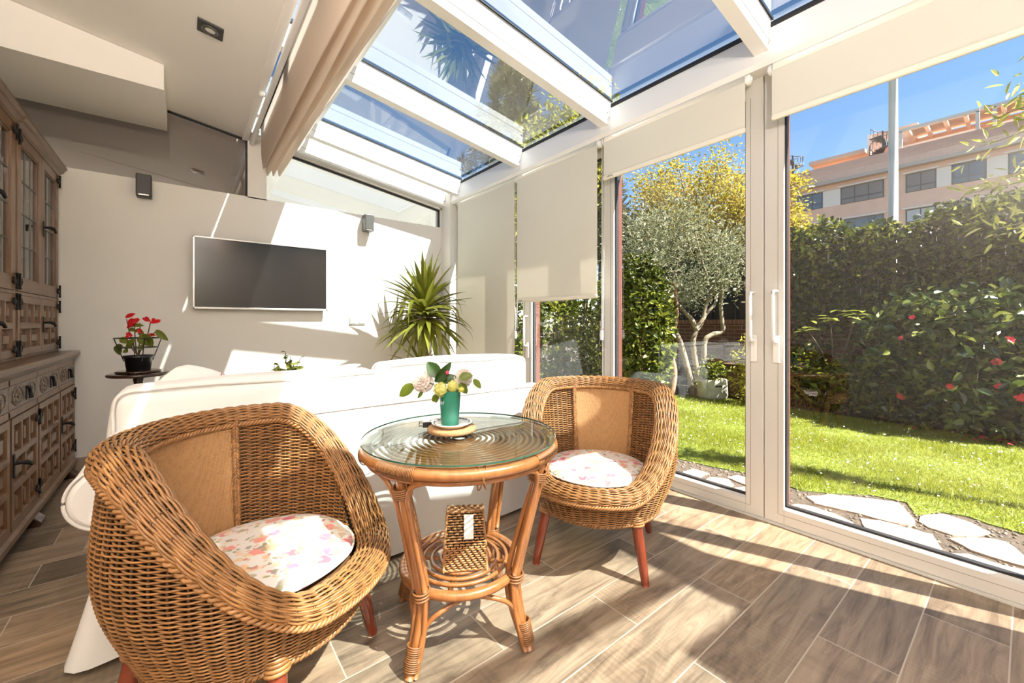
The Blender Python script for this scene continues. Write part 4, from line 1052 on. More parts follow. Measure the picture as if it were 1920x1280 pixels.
def pull(mb, X, y, z, s=1.0, side=1):
    mb.box(X, X + .004, y - .010 * s, y + .010 * s, z - .045 * s, z + .045 * s)
    for zz in (.045, -.045): mb.ell((X + .002, y, z + zz * s), (.003, .014 * s, .014 * s), 10, 6)
    mb.tube(curve([(X, y, z + .01), (X + .03, y, z + .012), (X + .045, y + side * .02 * s, z + .004), (X + .046, y + side * .05 * s, z - .012 * s)], 10), [.007, .007, .007, .008, .010, .012, .011, .009, .008, .007][:10], 8)
def drop(mb, X, y, z):
    mb.box(X, X + .004, y - .013, y + .013, z - .035, z + .035); mb.seg((X + .012, y, z + .024), (X + .018, y, z - .028), .006, .009, 8); mb.ell((X + .010, y, z + .026), .009, 8, 6)

XF = -.627; Y0, Y1 = 2.415, 4.383
sb = thing('carved_sideboard', 'long carved oak sideboard with four panelled doors against the left wall', 'cabinet', (-.86, 3.4, 0))
b = MB(); b.box(-1.13, XF - .026, Y0, Y1, .075, .862); b.box(-1.13, XF, Y0, Y1, .075, .128)
for y in (Y0, 2.915, 3.385, 3.893, Y1 - .022): b.box(XF - .03, XF - .001, y, y + .022, .128, .862)
b.box(XF - .03, XF - .001, Y0, Y1, .655, .690); b.box(XF - .03, XF - .001, Y0, Y1, .805, .862)
b.extr([(XF - .01, .128), (XF + .012, .100), (XF + .012, .072), (XF - .01, .072)], 'y', Y0, Y1)
part('carcass', b, M['oak'], sb, bevel=.002)
b = MB(); b.rbox(-1.14, -.597, Y0 - .03, Y1 + .012, .862, .898, .014, 3); b.extr([(XF + .018, .862), (XF, .835), (XF - .02, .835), (XF - .02, .862)], 'y', Y0 - .01, Y1)
part('worktop', b, M['oaky'], sb)
for i, (ya, yb) in enumerate(((Y0 + .024, 2.912), (2.939, 3.383), (3.409, 3.891), (3.917, Y1 - .024))):
    b = MB(); b.box(XF - .02, XF - .002, ya, yb, .692, .803)
    for k in range(2):
        yc = ya + (yb - ya) * (.25 + .5 * k)
        for q in range(5):
            a = q * 2 * PI / 5 + .3; b.ell((XF - .003, yc + .034 * math.cos(a), .7475 + .026 * math.sin(a)), (.008, .018, .014), 10, 6)
        b.ell((XF - .002, yc, .7475), (.010, .011, .011), 10, 6)
        b.tube([(XF - .002, yc + .078 * math.cos(t_), .7475 + .044 * math.sin(t_)) for t_ in np.linspace(0, 2 * PI, 25)[:-1]], .005, 6, closed=True)
    dr = part('drawer', b, M['carve'], sb)
    b = MB(); drop(b, XF + .004, (ya + yb) / 2, .748); part('drop_handle', b, M['iron'], dr)
    b = MB(); lattice(b, XF + .004, ya, yb, .135, .652, ((1, 3), (.9, 2), (1, 3))); d = part('door', b, M['oak'], sb)
    b = MB(); hy = ya - .012 if i % 2 == 0 else yb + .012
    for z in (.205, .585): b = MB(); hinge(b, XF + .002, hy if 0 < i < 3 else (ya + .01 if i == 0 else yb - .01), z, (1,) if i % 2 == 0 else (-1,), .06); part('hinge', b, M['iron'], d)
    b = MB(); pull(b, XF + .006, yb - .02 if i % 2 == 0 else ya + .02, .43, 1, -1 if i % 2 == 0 else 1)
    if i % 2: part('handle', b, M['iron'], d)
for y in (Y0 + .1, 3.38, Y1 - .12):
    b = MB(); b.extr([(XF + .02, 0), (XF + .028, .02), (XF + .0, .05), (XF - .02, .074), (XF - .11, .074), (XF - .11, 0)], 'y', y - .05, y + .05); part('foot', b, M['darkwood'], sb, bevel=.004)
b = MB(); b.extr([(-1.10, 0), (-1.0, 0), (-1.0, .074), (-1.10, .074)], 'y', Y0 + .05, Y1 - .05); part('rear_plinth', b, M['darkwood'], sb)

HX = -.705
def hutch(ya, yb, label, zt):
    t = thing('glazed_hutch', label, 'cabinet', (-.92, (ya + yb) / 2, .898), group='glazed hutches on the sideboard')
    ym = ya + (yb - ya) * .527
    b = MB(); b.box(-1.13, -1.10, ya, yb, .899, zt); b.box(-1.10, HX - .028, ya, ya + .02, .899, zt); b.box(-1.10, HX - .028, yb - .02, yb, .899, zt)
    b.box(-1.10, HX - .028, ya, yb, zt - .03, zt); b.box(-1.10, HX - .03, ya, yb, .899, .918); b.box(-1.10, HX - .04, ya, yb, 1.25, 1.27); b.box(-1.10, HX - .06, ya + .02, yb - .02, 1.55, 1.566); b.box(-1.10, HX - .06, ya + .02, yb - .02, 1.85, 1.866)
    b.box(HX - .028, HX - .004, ya, ya + .018, .899, zt); b.box(HX - .028, HX - .004, yb - .018, yb, .899, zt); b.box(HX - .028, HX - .002, ya, yb, .899, .915); b.box(HX - .028, HX - .002, ya, yb, 1.254, 1.272); b.box(HX - .028, HX - .002, ya, yb, zt - .05, zt)
    part('carcass', b, M['oak'], t, bevel=.0015)
    b = MB(); pr_ = [(HX - .03, zt - .05), (HX + .002, zt - .05), (HX + .006, zt - .03), (HX + .022, zt - .018), (HX + .026, zt - .004), (HX + .040, zt + .008), (HX + .040, zt + .020), (-1.13, zt + .020), (-1.13, zt)]
    b.extr(pr_, 'y', ya - .002, yb + .012); part('cornice', b, M['oaky'], t)
    for k, (a, c) in enumerate(((ya + .020, ym - .002), (ym + .002, yb - .020))):
        # glazed upper door
        b = MB(); z0, z1 = 1.275, zt - .052; st = .062
        b.box(HX - .026, HX, a, a + st, z0, z1); b.box(HX - .026, HX, c - st, c, z0, z1); b.box(HX - .026, HX, a + st, c - st, z0, z0 + .07); b.box(HX - .026, HX, a + st, c - st, z1 - .06, z1)
        for (p, q, r, s) in ((a + st, a + st + .010, z0 + .07, z1 - .06), (c - st - .010, c - st, z0 + .07, z1 - .06)): b.box(HX - .022, HX - .006, p, q, r, s)
        b.box(HX - .022, HX - .006, a + st, c - st, z0 + .07, z0 + .08); b.box(HX - .022, HX - .006, a + st, c - st, z1 - .07, z1 - .06)
        d = part('glazed_door', b, M['oak'], t, bevel=.002)
        part('pane', MB().box(HX - .018, HX - .014, a + st + .002, c - st - .002, z0 + .072, z1 - .062), M['cabglass'], d)
        b = MB(); ga, gc, gz0, gz1 = a + st + .01, c - st - .01, z0 + .08, z1 - .07
        for u in (1 / 3, 2 / 3): b.box(HX - .014, HX - .010, ga + (gc - ga) * u - .0035, ga + (gc - ga) * u + .0035, gz0, gz1)
        for u in (.25, .5, .75): b.box(HX - .014, HX - .010, ga, gc, gz0 + (gz1 - gz0) * u - .0035, gz0 + (gz1 - gz0) * u + .0035)
        part('leading', b, M['lead'], d)
        b = MB(); hy = a if k == 0 else c; dr_ = (1,) if k == 0 else (-1,)
        for z in (z0 + .05, z1 - .04): b = MB(); hinge(b, HX + .002, hy, z, dr_, .05); part('hinge', b, M['iron'], d)
        if k: b = MB(); pull(b, HX + .002, a + .02, 1.70, .9, 1); part('handle', b, M['iron'], d)
        b = MB(); lattice(b, HX, a, c, .917, 1.252, ((1, 3), (1, 2)), .04, .04); d = part('lower_door', b, M['oak'], t)
        b = MB()
        for z in (.96, 1.215): b = MB(); hinge(b, HX + .002, hy, z, dr_, .05); part('hinge', b, M['iron'], d)
        if k: b = MB(); pull(b, HX + .002, a + .02, 1.09, .9, 1); part('handle', b, M['iron'], d)
hutch(3.405, 4.372, 'glazed oak hutch on the sideboard, the one touching the white wall', 2.205)
hutch(2.425, 3.400, 'glazed oak hutch on the sideboard, the one cut off by the photo edge', 2.215)

# ============================================================ plants indoors
M['poin'] = leafm('red_bract', [(.45, .008, .012), (.62, .015, .02), (.5, .01, .015)], .5, .3)
M['pleaf'] = leafm('poinsettia_leaf', [(.09, .12, .012), (.14, .16, .02), (.10, .13, .015)], .45, .3)
M['twig'] = plain('brown_twig', (.08, .055, .03), .7)
PX, PY = -.222, 3.5
t = thing('pedestal_table', 'small dark round pedestal table behind the sofa end', 'table', (PX, PY, 0))
b = MB(); b.lathe([(.001, .803), (.100, .803), (.110, .800), (.112, .794), (.108, .789), (.09, .787), (.001, .787)], (PX, PY, 0), 40); part('tabletop', b, M['darkwood'], t)
b = MB(); b.lathe([(.03, .76), (.02, .70), (.026, .62), (.035, .55), (.022, .45), (.018, .35), (.03, .27), (.038, .2), (.03, .14), (.02, .12)], (PX, PY, 0), 24); part('turned_stem', b, M['darkwood'], t)
b = MB(); b.lathe([(.001, .787), (.14, .787), (.150, .782), (.152, .774), (.146, .767), (.10, .762), (.04, .75), (.001, .75)], (PX, PY, 0), 40); part('moulded_top', b, M['darkwood'], t)
for k in range(3):
    a = k * 2 * PI / 3 + .5; b = MB(); b.tube(curve([(PX, PY, .17), (PX + .08 * math.cos(a), PY + .08 * math.sin(a), .15), (PX + .15 * math.cos(a), PY + .15 * math.sin(a), .04), (PX + .2 * math.cos(a), PY + .2 * math.sin(a), .012)], 14), .013, 8); part('leg', b, M['darkwood'], t)
t = thing('potted_poinsettia', 'red flowered plant in a black pot on the dark pedestal table', 'plant', (PX, PY, .8035))
zb = .8035; s = 2.59 / 774
def pp(px, py, dd=0.0): return arr(PX, PY, 0) + Rv * (px - 258.5) * s + Zv * (1.1 - (py - 605) * s) + Fv * dd
b = MB(); b.lathe([(.001, zb), (.058, zb), (.068, zb + .075), (.075, zb + .078), (.076, zb + .092), (.072, zb + .092), (.068, zb + .08), (.001, zb + .078)], (PX, PY, 0), 36); part('pot', b, M['potblack'], t)
b = MB(); b.lathe([(.001, zb + .084), (.067, zb + .08)], (PX, PY, 0), 24); part('soil', b, M['soilin'], t)
b = MB()
for rr, py in ((.115, 633.5), (.090, 651)):
    zc = 1.1 - (py - 605) * s; tt = np.linspace(0, 2 * PI, 49)[:-1]; b.tube(np.stack([PX + rr * np.cos(tt), PY + rr * np.sin(tt), np.full(48, zc)], 1), .0032, 6, closed=True)
for a in np.linspace(.3, .3 + 2 * PI, 5)[:-1]: b.tube([(PX + .07 * math.cos(a), PY + .07 * math.sin(a), zb + .06), (PX + .115 * math.cos(a), PY + .115 * math.sin(a), 1.1 - 28.5 * s)], .003, 6)
part('wire_hoop', b, M['black'], t)
base = arr(PX, PY, zb + .08); b = MB()
stems = [[(255, 662), (243, 630), (236, 598)], [(255, 662), (252, 636), (251, 610)], [(258, 662), (261, 630), (261, 605)], [(260, 662), (274, 632), (281, 603)], [(258, 662), (268, 640), (274, 632)], [(256, 664), (247, 655), (240, 640)], [(259, 664), (268, 645), (276, 634), (292, 621)]]
for st in stems: b.tube(curve([base] + [pp(*q) for q in st], 14), np.linspace(.0045, .0028, len(curve([base] + [pp(*q) for q in st], 14))), 6)
part('stems', b, M['twig'], t)
def lf(mat, a, e, wd, n=None, dd=0.0, curl=.15, nm='leaf', fold=.15):
    b = MB(); p, q = pp(*a, dd), pp(*e, dd); leafblade(b, p, q - p, -Fv + Zv * .4 if n is None else n, np.linalg.norm(q - p), wd * s, curl, 8, fold=fold); return part(nm, b, mat, t)
for a, e, wd, dd in (((234, 594), (251, 587), 4, 0), ((236, 595), (250, 591), 3, -.01), ((258, 606), (238, 614), 5, -.02), ((256, 600), (262, 604), 7, -.02), ((254, 598), (239, 611), 6, -.015), ((250, 606), (262, 598), 6, -.01), ((256, 610), (246, 600), 6, -.02),
                     ((281, 602), (263, 595), 3.5, 0), ((281, 602), (272, 593), 4, -.01), ((281, 602), (287, 597), 4, .01), ((283, 604), (301, 602), 4, -.01), ((284, 603), (297, 599), 3, .01), ((262, 617), (273, 626), 4, -.02), ((241, 624), (252, 630), 4, -.02), ((233, 632), (240, 632), 3, 0), ((277, 627), (290, 628), 3, 0)):
    lf(M['poin'], a, e, wd, dd=dd, nm='bract')
for a, e, wd, dd in (((226, 646), (222, 666), 9, -.01), ((229, 649), (210, 657), 8, 0), ((232, 634), (248, 642), 6, -.03), ((246, 648), (258, 636), 7, -.03), ((240, 650), (253, 645), 6, -.02), ((248, 610), (272, 609), 4, -.02), ((274, 626), (282, 648), 11, -.03), ((270, 628), (290, 640), 7, -.02), ((291, 619), (312, 638), 6, 0), ((284, 636), (288, 650), 7, -.02), ((237, 655), (243, 660), 5, -.02), ((264, 648), (272, 656), 5, -.02), ((244, 616), (254, 620), 4, -.01), ((272, 624), (262, 622), 5, -.02), ((252, 622), (262, 616), 4, 0)):
    lf(M['pleaf'], a, e, wd, dd=dd)

t = thing('coffee_table', 'low dark wood coffee table hidden behind the white sofa', 'table', (.60, 3.40, 0))
b = MB(); b.rbox(.20, 1.05, 3.15, 3.68, .385, .42, .01, 2); part('tabletop', b, M['oaky'], t)
for x in (.25, 1.0):
    for y in (3.2, 3.63): b = MB(); b.seg((x, y, 0), (x, y, .385), .02, .026, 10); part('leg', b, M['oak'], t)
CX_, CY_ = .585, 3.40; sz = 3.02 / 774
def cp(px, py, dd=0.0): return arr(CX_, CY_, 0) + Rv * (px - 531) * sz + Zv * (1.1 - (py - 605) * sz) + Fv * dd
M['sprout'] = leafm('young_green_leaf', [(.15, .17, .02), (.24, .26, .04), (.30, .31, .08)], .45, .4)
t = thing('small_potted_plant', 'small bushy green plant peeping above the middle of the sofa back', 'plant', (CX_, CY_, .42))
b = MB(); b.lathe([(.001, .42), (.075, .42), (.098, .60), (.104, .605), (.104, .62), (.096, .62), (.092, .60), (.001, .59)], (CX_, CY_, 0), 36); part('pot', b, M['terra'], t)
b = MB(); bl = MB(); rs = np.random.default_rng(5)
for (px, py) in ((526, 660), (535, 670), (510, 683), (555, 672), (545, 688), (520, 690), (560, 700), (508, 692), (532, 695), (552, 690), (540, 682), (515, 700)):
    e = cp(px, py, rs.uniform(-.05, .05)); c0 = arr(CX_ + rs.uniform(-.03, .03), CY_ + rs.uniform(-.03, .03), .60); pts = curve([c0, c0 * .5 + e * .5 + rs.normal(size=3) * .012, e], 8)
    b.tube(pts, .0022, 5)
    for q in range(22):
        u = .2 + .8 * q / 21; p = pts[int(u * (len(pts) - 1))]; d = rs.normal(size=3); d[2] = abs(d[2]) * .6; leafblade(bl, p, d, rs.normal(size=3) + Zv, rs.uniform(.03, .055), rs.uniform(.011, .017), .2, 5)
part('stems', b, M['twig'], t); part('foliage', bl, M['sprout'], t)

# yucca
YX, YY = 1.985, 3.93
M['yleaf'] = leafm('yucca_leaf', [(.11, .13, .012), (.20, .21, .025), (.33, .32, .06), (.15, .17, .015)], .35, .3)
M['bark'] = plain('yucca_bark', (.34, .24, .16), .9, var=.4, vscale=45, bump=.8, bscale=40)
t = thing('potted_yucca', 'tall spiky yucca in the corner between the white wall and the blinds', 'plant', (YX, YY, 0))
b = MB(); b.lathe([(.001, 0), (.13, 0), (.165, .30), (.172, .305), (.172, .33), (.16, .33), (.155, .29), (.001, .28)], (YX, YY, 0), 40); part('pot', b, M['terra'], t)
b = MB(); b.lathe([(.001, .30), (.15, .295)], (YX, YY, 0), 24); part('soil', b, M['soilin'], t)
b = MB(); tp = curve([(YX, YY, .28), (YX - .01, YY, .6), (YX, YY + .005, .95), (YX - .01, YY, 1.12), (YX - .015, YY, 1.32)], 40)
b.tube(tp, [.036 + .003 * math.sin(i * 2.4) + .002 * math.sin(i * 5.1) - .008 * i / 39 for i in range(len(tp))], 12); part('trunk', b, M['bark'], t)
rs = np.random.default_rng(21)
def strap(mb, p, az, el, ln, wd, droop, twist=0.0, bend=None):
    n = 10; d = arr(math.cos(az) * math.cos(el), math.sin(az) * math.cos(el), math.sin(el)); side = nrm(np.cross(d, Zv)); P = []; c = arr(*p)
    for i in range(n):
        u = i / (n - 1); w_ = wd * (.55 + .75 * math.sin(PI * min(1, u * .85 + .12))) * (1 - u ** 4) ; up = nrm(np.cross(side, d))
        P.append([c - side * w_ + up * w_ * .35, c - side * w_ * .5, c.copy(), c + side * w_ * .5, c + side * w_ + up * w_ * .35])
        el2 = droop * (ln / n) * (1 + 1.5 * u)
        if bend and u > bend: el2 += .9
        d = nrm(d + arr(0, 0, -el2)); c = c + d * ln / (n - 1); c[1] = min(c[1], 4.365); c[0] = min(c[0], 2.40)
    mb.grid(np.array(P))
b = MB()
top = arr(YX - .015, YY, 1.32)
for k in range(150):
    u = k / 149; z = 1.08 + .24 * u; az = k * 2.39996 + rs.uniform(-.2, .2)
    el = -.35 + 1.55 * u ** 1.3 + rs.uniform(-.3, .3); ln = rs.uniform(.46, .66) * (1 - .10 * u)
    strap(b, (YX - .012, YY, z), az, min(1.5, el), ln, rs.uniform(.016, .027), rs.uniform(.35, 1.6) * (1.35 - u), bend=(rs.uniform(.4, .6) if rs.random() < .16 else None))
part('crown', b, M['yleaf'], t)
b = MB()
for k in range(14):
    az = k * 2.4; strap(b, (YX - .10, YY - .05, .62 + .012 * k), az, .5 + .07 * k, rs.uniform(.34, .46), .014, rs.uniform(.3, .9))
part('side_shoot', b, M['yleaf'], t)
b = MB(); b.tube([(YX - .03, YY - .01, .28), (YX - .08, YY - .04, .5), (YX - .10, YY - .05, .80)], .016, 8); part('side_trunk', b, M['bark'], t)
# ============================================================ garden and surroundings
def leaves(mb, P, ln, asp, rs, up=.5, m=0, droop=0.0, dirs=None):
    P = np.asarray(P, float); n = len(P); ln = np.broadcast_to(np.asarray(ln, float), (n,)) * rs.uniform(.7, 1.25, n)
    nn = nrm(rs.normal(size=(n, 3)) + arr(0, 0, up * 2)); d = rs.normal(size=(n, 3)) if dirs is None else dirs + rs.normal(size=(n, 3)) * .5
    d[:, 2] -= droop; d = nrm(d - nn * np.sum(d * nn, 1, keepdims=True)); s = np.cross(nn, d)
    w_ = (ln * asp)[:, None]; L = ln[:, None]
    V = np.stack([P, P + d * L * .3 + s * w_ * .92 + nn * w_ * .3, P + d * L * .68 + s * w_ * .8 + nn * w_ * .18 - nn * L * .03, P + d * L - nn * L * .14,
                  P + d * L * .68 - s * w_ * .8 + nn * w_ * .18 - nn * L * .03, P + d * L * .3 - s * w_ * .92 + nn * w_ * .3], 1).reshape(-1, 3)
    i = (np.arange(n) * 6)[:, None]; F = np.concatenate([i + arr(0, 1, 2, 3).astype(int), i + arr(0, 3, 4, 5).astype(int)]); mb.add(V, F, m); return mb
def inpoly(pts, poly):
    x, y = pts[:, 0], pts[:, 1]; r = np.zeros(len(pts), bool); n = len(poly)
    for i in range(n):
        x1, y1 = poly[i]; x2, y2 = poly[(i + 1) % n]; c = ((y1 > y) != (y2 > y)); r ^= c & (x < (x2 - x1) * (y - y1) / (y2 - y1 + 1e-12) + x1)
    return r
M['soil'] = plain('dark_garden_soil', (.075, .055, .04), .95, var=.5, vscale=30, bump=1, bscale=60)
M['lawn'] = plain('lawn_base', (.16, .21, .03), .9, var=.35, vscale=5)
M['grass'] = leafm('grass_blade', [(.14, .17, .010), (.24, .27, .02), (.35, .35, .05), (.19, .22, .016)], .5, .45)
M['stone'] = plain('pale_flagstone', (.37, .275, .21), .85, var=.18, vscale=4, bump=.5, bscale=26)
M['gravel'] = plain('grit', (.17, .135, .105), .95, island=.4)
M['hedge'] = leafm('hedge_leaf', [(.005, .010, .003), (.022, .034, .005), (.075, .095, .012), (.26, .26, .04)], .22, .35)  # near-black and pale leaves put shaded gaps and sunlit leaves into the colour
M['camel'] = leafm('camellia_bush_leaf', [(.005, .014, .004), (.018, .038, .008), (.05, .08, .014), (.20, .22, .04)], .2, .25)  # darkest and palest tones paint shade and sun among the leaves
M['olive'] = leafm('olive_leaf', [(.10, .11, .055), (.17, .18, .09), (.26, .26, .15), (.34, .33, .22)], .5, .3)
M['yellow'] = leafm('yellow_green_leaf', [(.25, .225, .02), (.37, .32, .03), (.28, .18, .04), (.43, .38, .06)], .5, .45)
M['lime'] = leafm('lime_leaf', [(.26, .25, .025), (.38, .35, .045), (.32, .28, .04)], .5, .5)
M['ivy'] = leafm('ivy_leaf', [(.03, .05, .008), (.09, .12, .014), (.17, .19, .02), (.26, .26, .04)], .32, .3)
M['pine'] = leafm('pine_needle', [(.09, .10, .04), (.16, .16, .07), (.24, .21, .10)], .6, .2)
M['bamboo'] = leafm('pale_willow_leaf', [(.34, .34, .07), (.50, .47, .12), (.62, .58, .25)], .5, .4)
M['brick'] = brickm('garden_brick', (.15, .06, .03), (.20, .085, .045), (.33, .25, .19))
M['fence'] = plain('dark_fence', (.018, .020, .024), .7)
M['curtainw'] = plain('pale_curtain', (.30, .31, .33), .8)
M['trunk'] = plain('olive_bark', (.27, .215, .15), .9, var=.4, vscale=20, bump=.6, bscale=30)
M['trunkd'] = plain('dark_bark', (.13, .09, .06), .9, var=.3, vscale=20)
M['ivystem'] = plain('reddish_bark', (.40, .21, .14), .9, var=.3, vscale=18)
M['petal'] = leafm('camellia_red_petal', [(.45, .01, .03), (.62, .03, .06), (.55, .02, .05)], .5, .2)
M['postmetal'] = plain('galvanised_post', (.55, .53, .50), .45, metal=.2)

struct('ground', MB().box(GX + .05, 70, -40, 45, -.30, -.05), M['soil'])
struct('ground_back', MB().box(-30, GX + .05, 4.52, 45, -.30, -.05), M['soil'])
LAWN = [(3.22, 3.0), (3.25, 2.2), (3.267, 1.871), (3.289, 1.60), (3.354, 1.366), (3.341, 1.097), (3.299, .99), (3.40, .843), (3.579, .669), (3.608, .493), (3.416, .426), (3.59, .34), (3.631, .23), (3.587, .145), (3.571, .024), (3.6, -.6), (3.55, -3.2),
        (6.4, -3.2), (6.35, -.4), (6.25, .3), (6.3, 1.2), (6.35, 2.0), (6.45, 2.75), (6.15, 3.45), (5.4, 4.0), (4.4, 4.4), (3.4, 4.3)]
struct('lawn', MB().prism(LAWN, -.10, -.043), M['lawn'])
rs = np.random.default_rng(3)
n = 220000; q = np.stack([rs.uniform(3.2, 6.45, n), rs.uniform(-.9, 4.4, n)], 1)
keep = inpoly(q, LAWN) & (rs.random(n) < np.clip(1.25 - (q[:, 0] - 3.2) * .22, .45, 1)); q = q[keep]; n = len(q)
hh = rs.uniform(.016, .036, n) * (1 + .5 * np.sin(q[:, 0] * 5) * np.sin(q[:, 1] * 4)); a = rs.uniform(0, 2 * PI, n); lx = rs.normal(size=(n, 2)) * .018
wv = rs.uniform(.0016, .003, n)
base = np.c_[q, np.full(n, -.044)]; sx = np.c_[np.cos(a) * wv, np.sin(a) * wv, np.zeros(n)]
V = np.stack([base - sx, base + sx, base + np.c_[lx, hh]], 1).reshape(-1, 3)
b = MB(); b.add(V, np.arange(n * 3).reshape(n, 3)); tag(b.build('grass', M['grass']), 'short sunlit grass covering the garden lawn', 'grass', kind='stuff')
n = 900; q = np.stack([rs.uniform(3.3, 6.2, n), rs.uniform(-.6, 3.6, n)], 1); q = q[inpoly(q, LAWN)]; b = MB()
for x, y in q:
    r = rs.uniform(.003, .008); c = arr(x, y, rs.uniform(-.02, .0)); t = np.linspace(0, 2 * PI, 7)[:-1]; tilt = rs.normal(size=2) * .3
    b.add([c + arr(r * math.cos(k), r * math.sin(k), r * (tilt[0] * math.cos(k) + tilt[1] * math.sin(k))) for k in t], np.arange(6).reshape(1, 6))
tag(b.build('daisies', M['china']), 'tiny white daisies scattered over the lawn', 'flower', kind='stuff')

# flagstones
ST = [
 ('A', [(2.939, .956), (3.037, .916), (3.064, .839), (3.052, .726), (2.999, .639), (2.887, .581), (2.81, .555), (2.71, .661), (2.69, .804), (2.708, .91), (2.80, .95)], 'pale flagstone against the glass just past the two door handles'),
 ('B', [(3.197, .925), (3.33, .85), (3.376, .824), (3.491, .651), (3.561, .518), (3.454, .475), (3.316, .418), (3.22, .402), (3.182, .463), (3.155, .562), (3.165, .636), (3.138, .726), (3.126, .845)], 'long cracked flagstone along the lawn edge beyond the door handles'),
 ('C', [(3.098, .623), (3.157, .544), (3.161, .435), (3.172, .326), (3.003, .28), (2.939, .261), (2.89, .311), (2.816, .359), (2.82, .43), (2.815, .517), (2.95, .575)], 'broad pale flagstone in the middle of the path by the widest door'),
 ('D', [(3.409, .409), (3.50, .37), (3.558, .324), (3.529, .218), (3.442, .139), (3.318, .183), (3.233, .264), (3.257, .358), (3.312, .405)], 'four-sided flagstone tucked into the notch of the lawn edge'),
 ('E', [(3.17, .274), (3.278, .209), (3.345, .121), (3.356, .074), (3.253, .034), (3.199, .009), (3.079, .009), (3.08, .093), (3.094, .184)], 'flagstone with a rounded end near the lawn, at the photo edge'),
 ('F', [(2.824, .29), (2.989, .244), (3.038, .194), (3.028, .091), (3.06, -.014), (2.707, -.06), (2.69, .139), (2.72, .25)], 'large flagstone against the widest door, nearest the camera'),
 ('I', [(2.842, 1.291), (2.939, 1.301), (3.063, 1.248), (3.093, 1.157), (2.972, 1.064), (2.778, 1.085), (2.75, 1.18), (2.801, 1.253)], 'flagstone seen low in the door beside the near armchair back'),
 ('H', [(2.884, 1.485), (3.06, 1.47), (3.112, 1.378), (3.031, 1.30), (2.871, 1.324), (2.814, 1.379)], 'small flagstone right behind the wicker armchair by the door'),
 ('J', [(2.896, 1.667), (3.137, 1.653), (3.124, 1.52), (2.924, 1.53), (2.842, 1.586)], 'narrow flagstone half hidden behind the armchair by the door'),
 ('K', [(3.14, 1.40), (3.25, 1.374), (3.251, 1.233), (3.24, 1.10), (3.12, 1.109), (3.10, 1.25)], 'thin flagstone touching the grass behind the door stiles'),
 ('L', [(2.70, -.10), (3.05, -.06), (3.08, -.4), (2.9, -.55), (2.68, -.5)], None), ('N', [(3.14, -.05), (3.45, .0), (3.5, -.35), (3.15, -.42)], None),
 ('O', [(2.66, 1.75), (2.83, 1.68), (2.86, 2.0), (2.7, 2.15)], None), ('P', [(2.9, 1.74), (3.15, 1.72), (3.18, 2.1), (2.92, 2.05)], None)]
for i, (k, poly, lab) in enumerate(ST):
    if lab is None: continue
    # ragged outline
    p = np.array(poly); pts = []
    for j in range(len(p)):
        u, v = p[j], p[(j + 1) % len(p)]; m_ = max(1, int(np.linalg.norm(v - u) / .035))
        for t_ in range(m_): pts.append(u + (v - u) * t_ / m_ + rs.normal(size=2) * .0035)
    o = MB().prism(pts, -.075, -.041 + .002 * math.sin(i * 2.1), inset=.012).build('flagstone', M['stone']); tag(o, lab, 'stone', 'flagstones of the garden path')
b = MB(); n = 1500; q = np.stack([rs.uniform(2.62, 3.6, n), rs.uniform(-.5, 1.9, n)], 1); out_ = ~inpoly(q, LAWN)
for k, poly, lab in ST:
    if lab: out_ &= ~inpoly(q, poly)
for x, y in q[out_]:
    s_ = rs.uniform(.004, .012); b.ell((x, y, -.048), (s_, s_ * rs.uniform(.7, 1.2), s_ * .7), 6, 4)
tag(b.build('gravel', M['gravel']), 'loose grit and small pebbles between the flagstones', 'gravel', kind='stuff')

# boundary wall, dark fence and planting
t = thing('garden_wall', 'low red brick garden wall under the dark fence', 'wall', (7.9, 2, -.05))
b = MB(); b.box(7.86, 8.06, -3.4, 6.2, -.05, 1.08); part('brickwork', b, M['brick'], t)
b = MB(); b.box(7.84, 8.08, -3.4, 6.2, 1.08, 1.16); part('coping', b, brickm('brick_coping', (.22, .095, .05), (.28, .125, .07), (.33, .25, .19), .07, .3, .006), t)
t = thing('dark_fence', 'tall dark fence screen standing on the brick garden wall', 'fence', (7.98, 2, 1.16))
b = MB()
for k in range(48): b.box(7.96, 7.985, -3.4 + k * .2, -3.4 + k * .2 + .19, 1.16, 2.35)
part('boards', b, M['fence'], t)
b = MB()
for k in range(9): b.box(7.93, 8.0, -3.4 + k * 1.2, -3.32 + k * 1.2, 1.16, 2.4)
part('posts', b, M['fence'], t)
M['hedgecore'] = plain('hedge_twigs', (.02, .018, .01), .95)
def bumpy(y, z): return .16 * math.sin(y * 3.1 + z * 2) + .10 * math.sin(y * 7.3 - z * 5 + 1) + .07 * math.sin(y * 13 + z * 11)
P = []
while len(P) < 13000:
    y = rs.uniform(-3.2, 2.45); z = 1.0 + 1.5 * rs.random() ** .8; ztop = 2.42 + .09 * math.sin(y * 4) + .05 * math.sin(y * 11)
    if z > ztop: continue
    x = 7.25 + bumpy(y, z) + (rs.random() ** 2) * .6 + .25 * max(0, z - 2.2) + .18 * max(0, 1.5 - z)
    P.append((x, y, z))
for _ in range(2600):
    y = rs.uniform(-3.2, 2.45); P.append((rs.uniform(7.2, 7.95), y, 2.40 + .09 * math.sin(y * 4) + .05 * math.sin(y * 11) + rs.uniform(-.05, .12)))
for _ in range(2200):
    y = rs.uniform(-3.2, 2.6); P.append((rs.uniform(7.3, 7.84), y, rs.uniform(0, 1.1) ** .9))
hd = thing('ivy_hedge', 'tall dark ivy hedge covering the fence behind the red camellia bush', 'hedge', (7.5, -.3, -.05))
b = MB(); leaves(b, P, .085, .30, rs, .45); part('foliage', b, M['hedge'], hd)
b = MB()
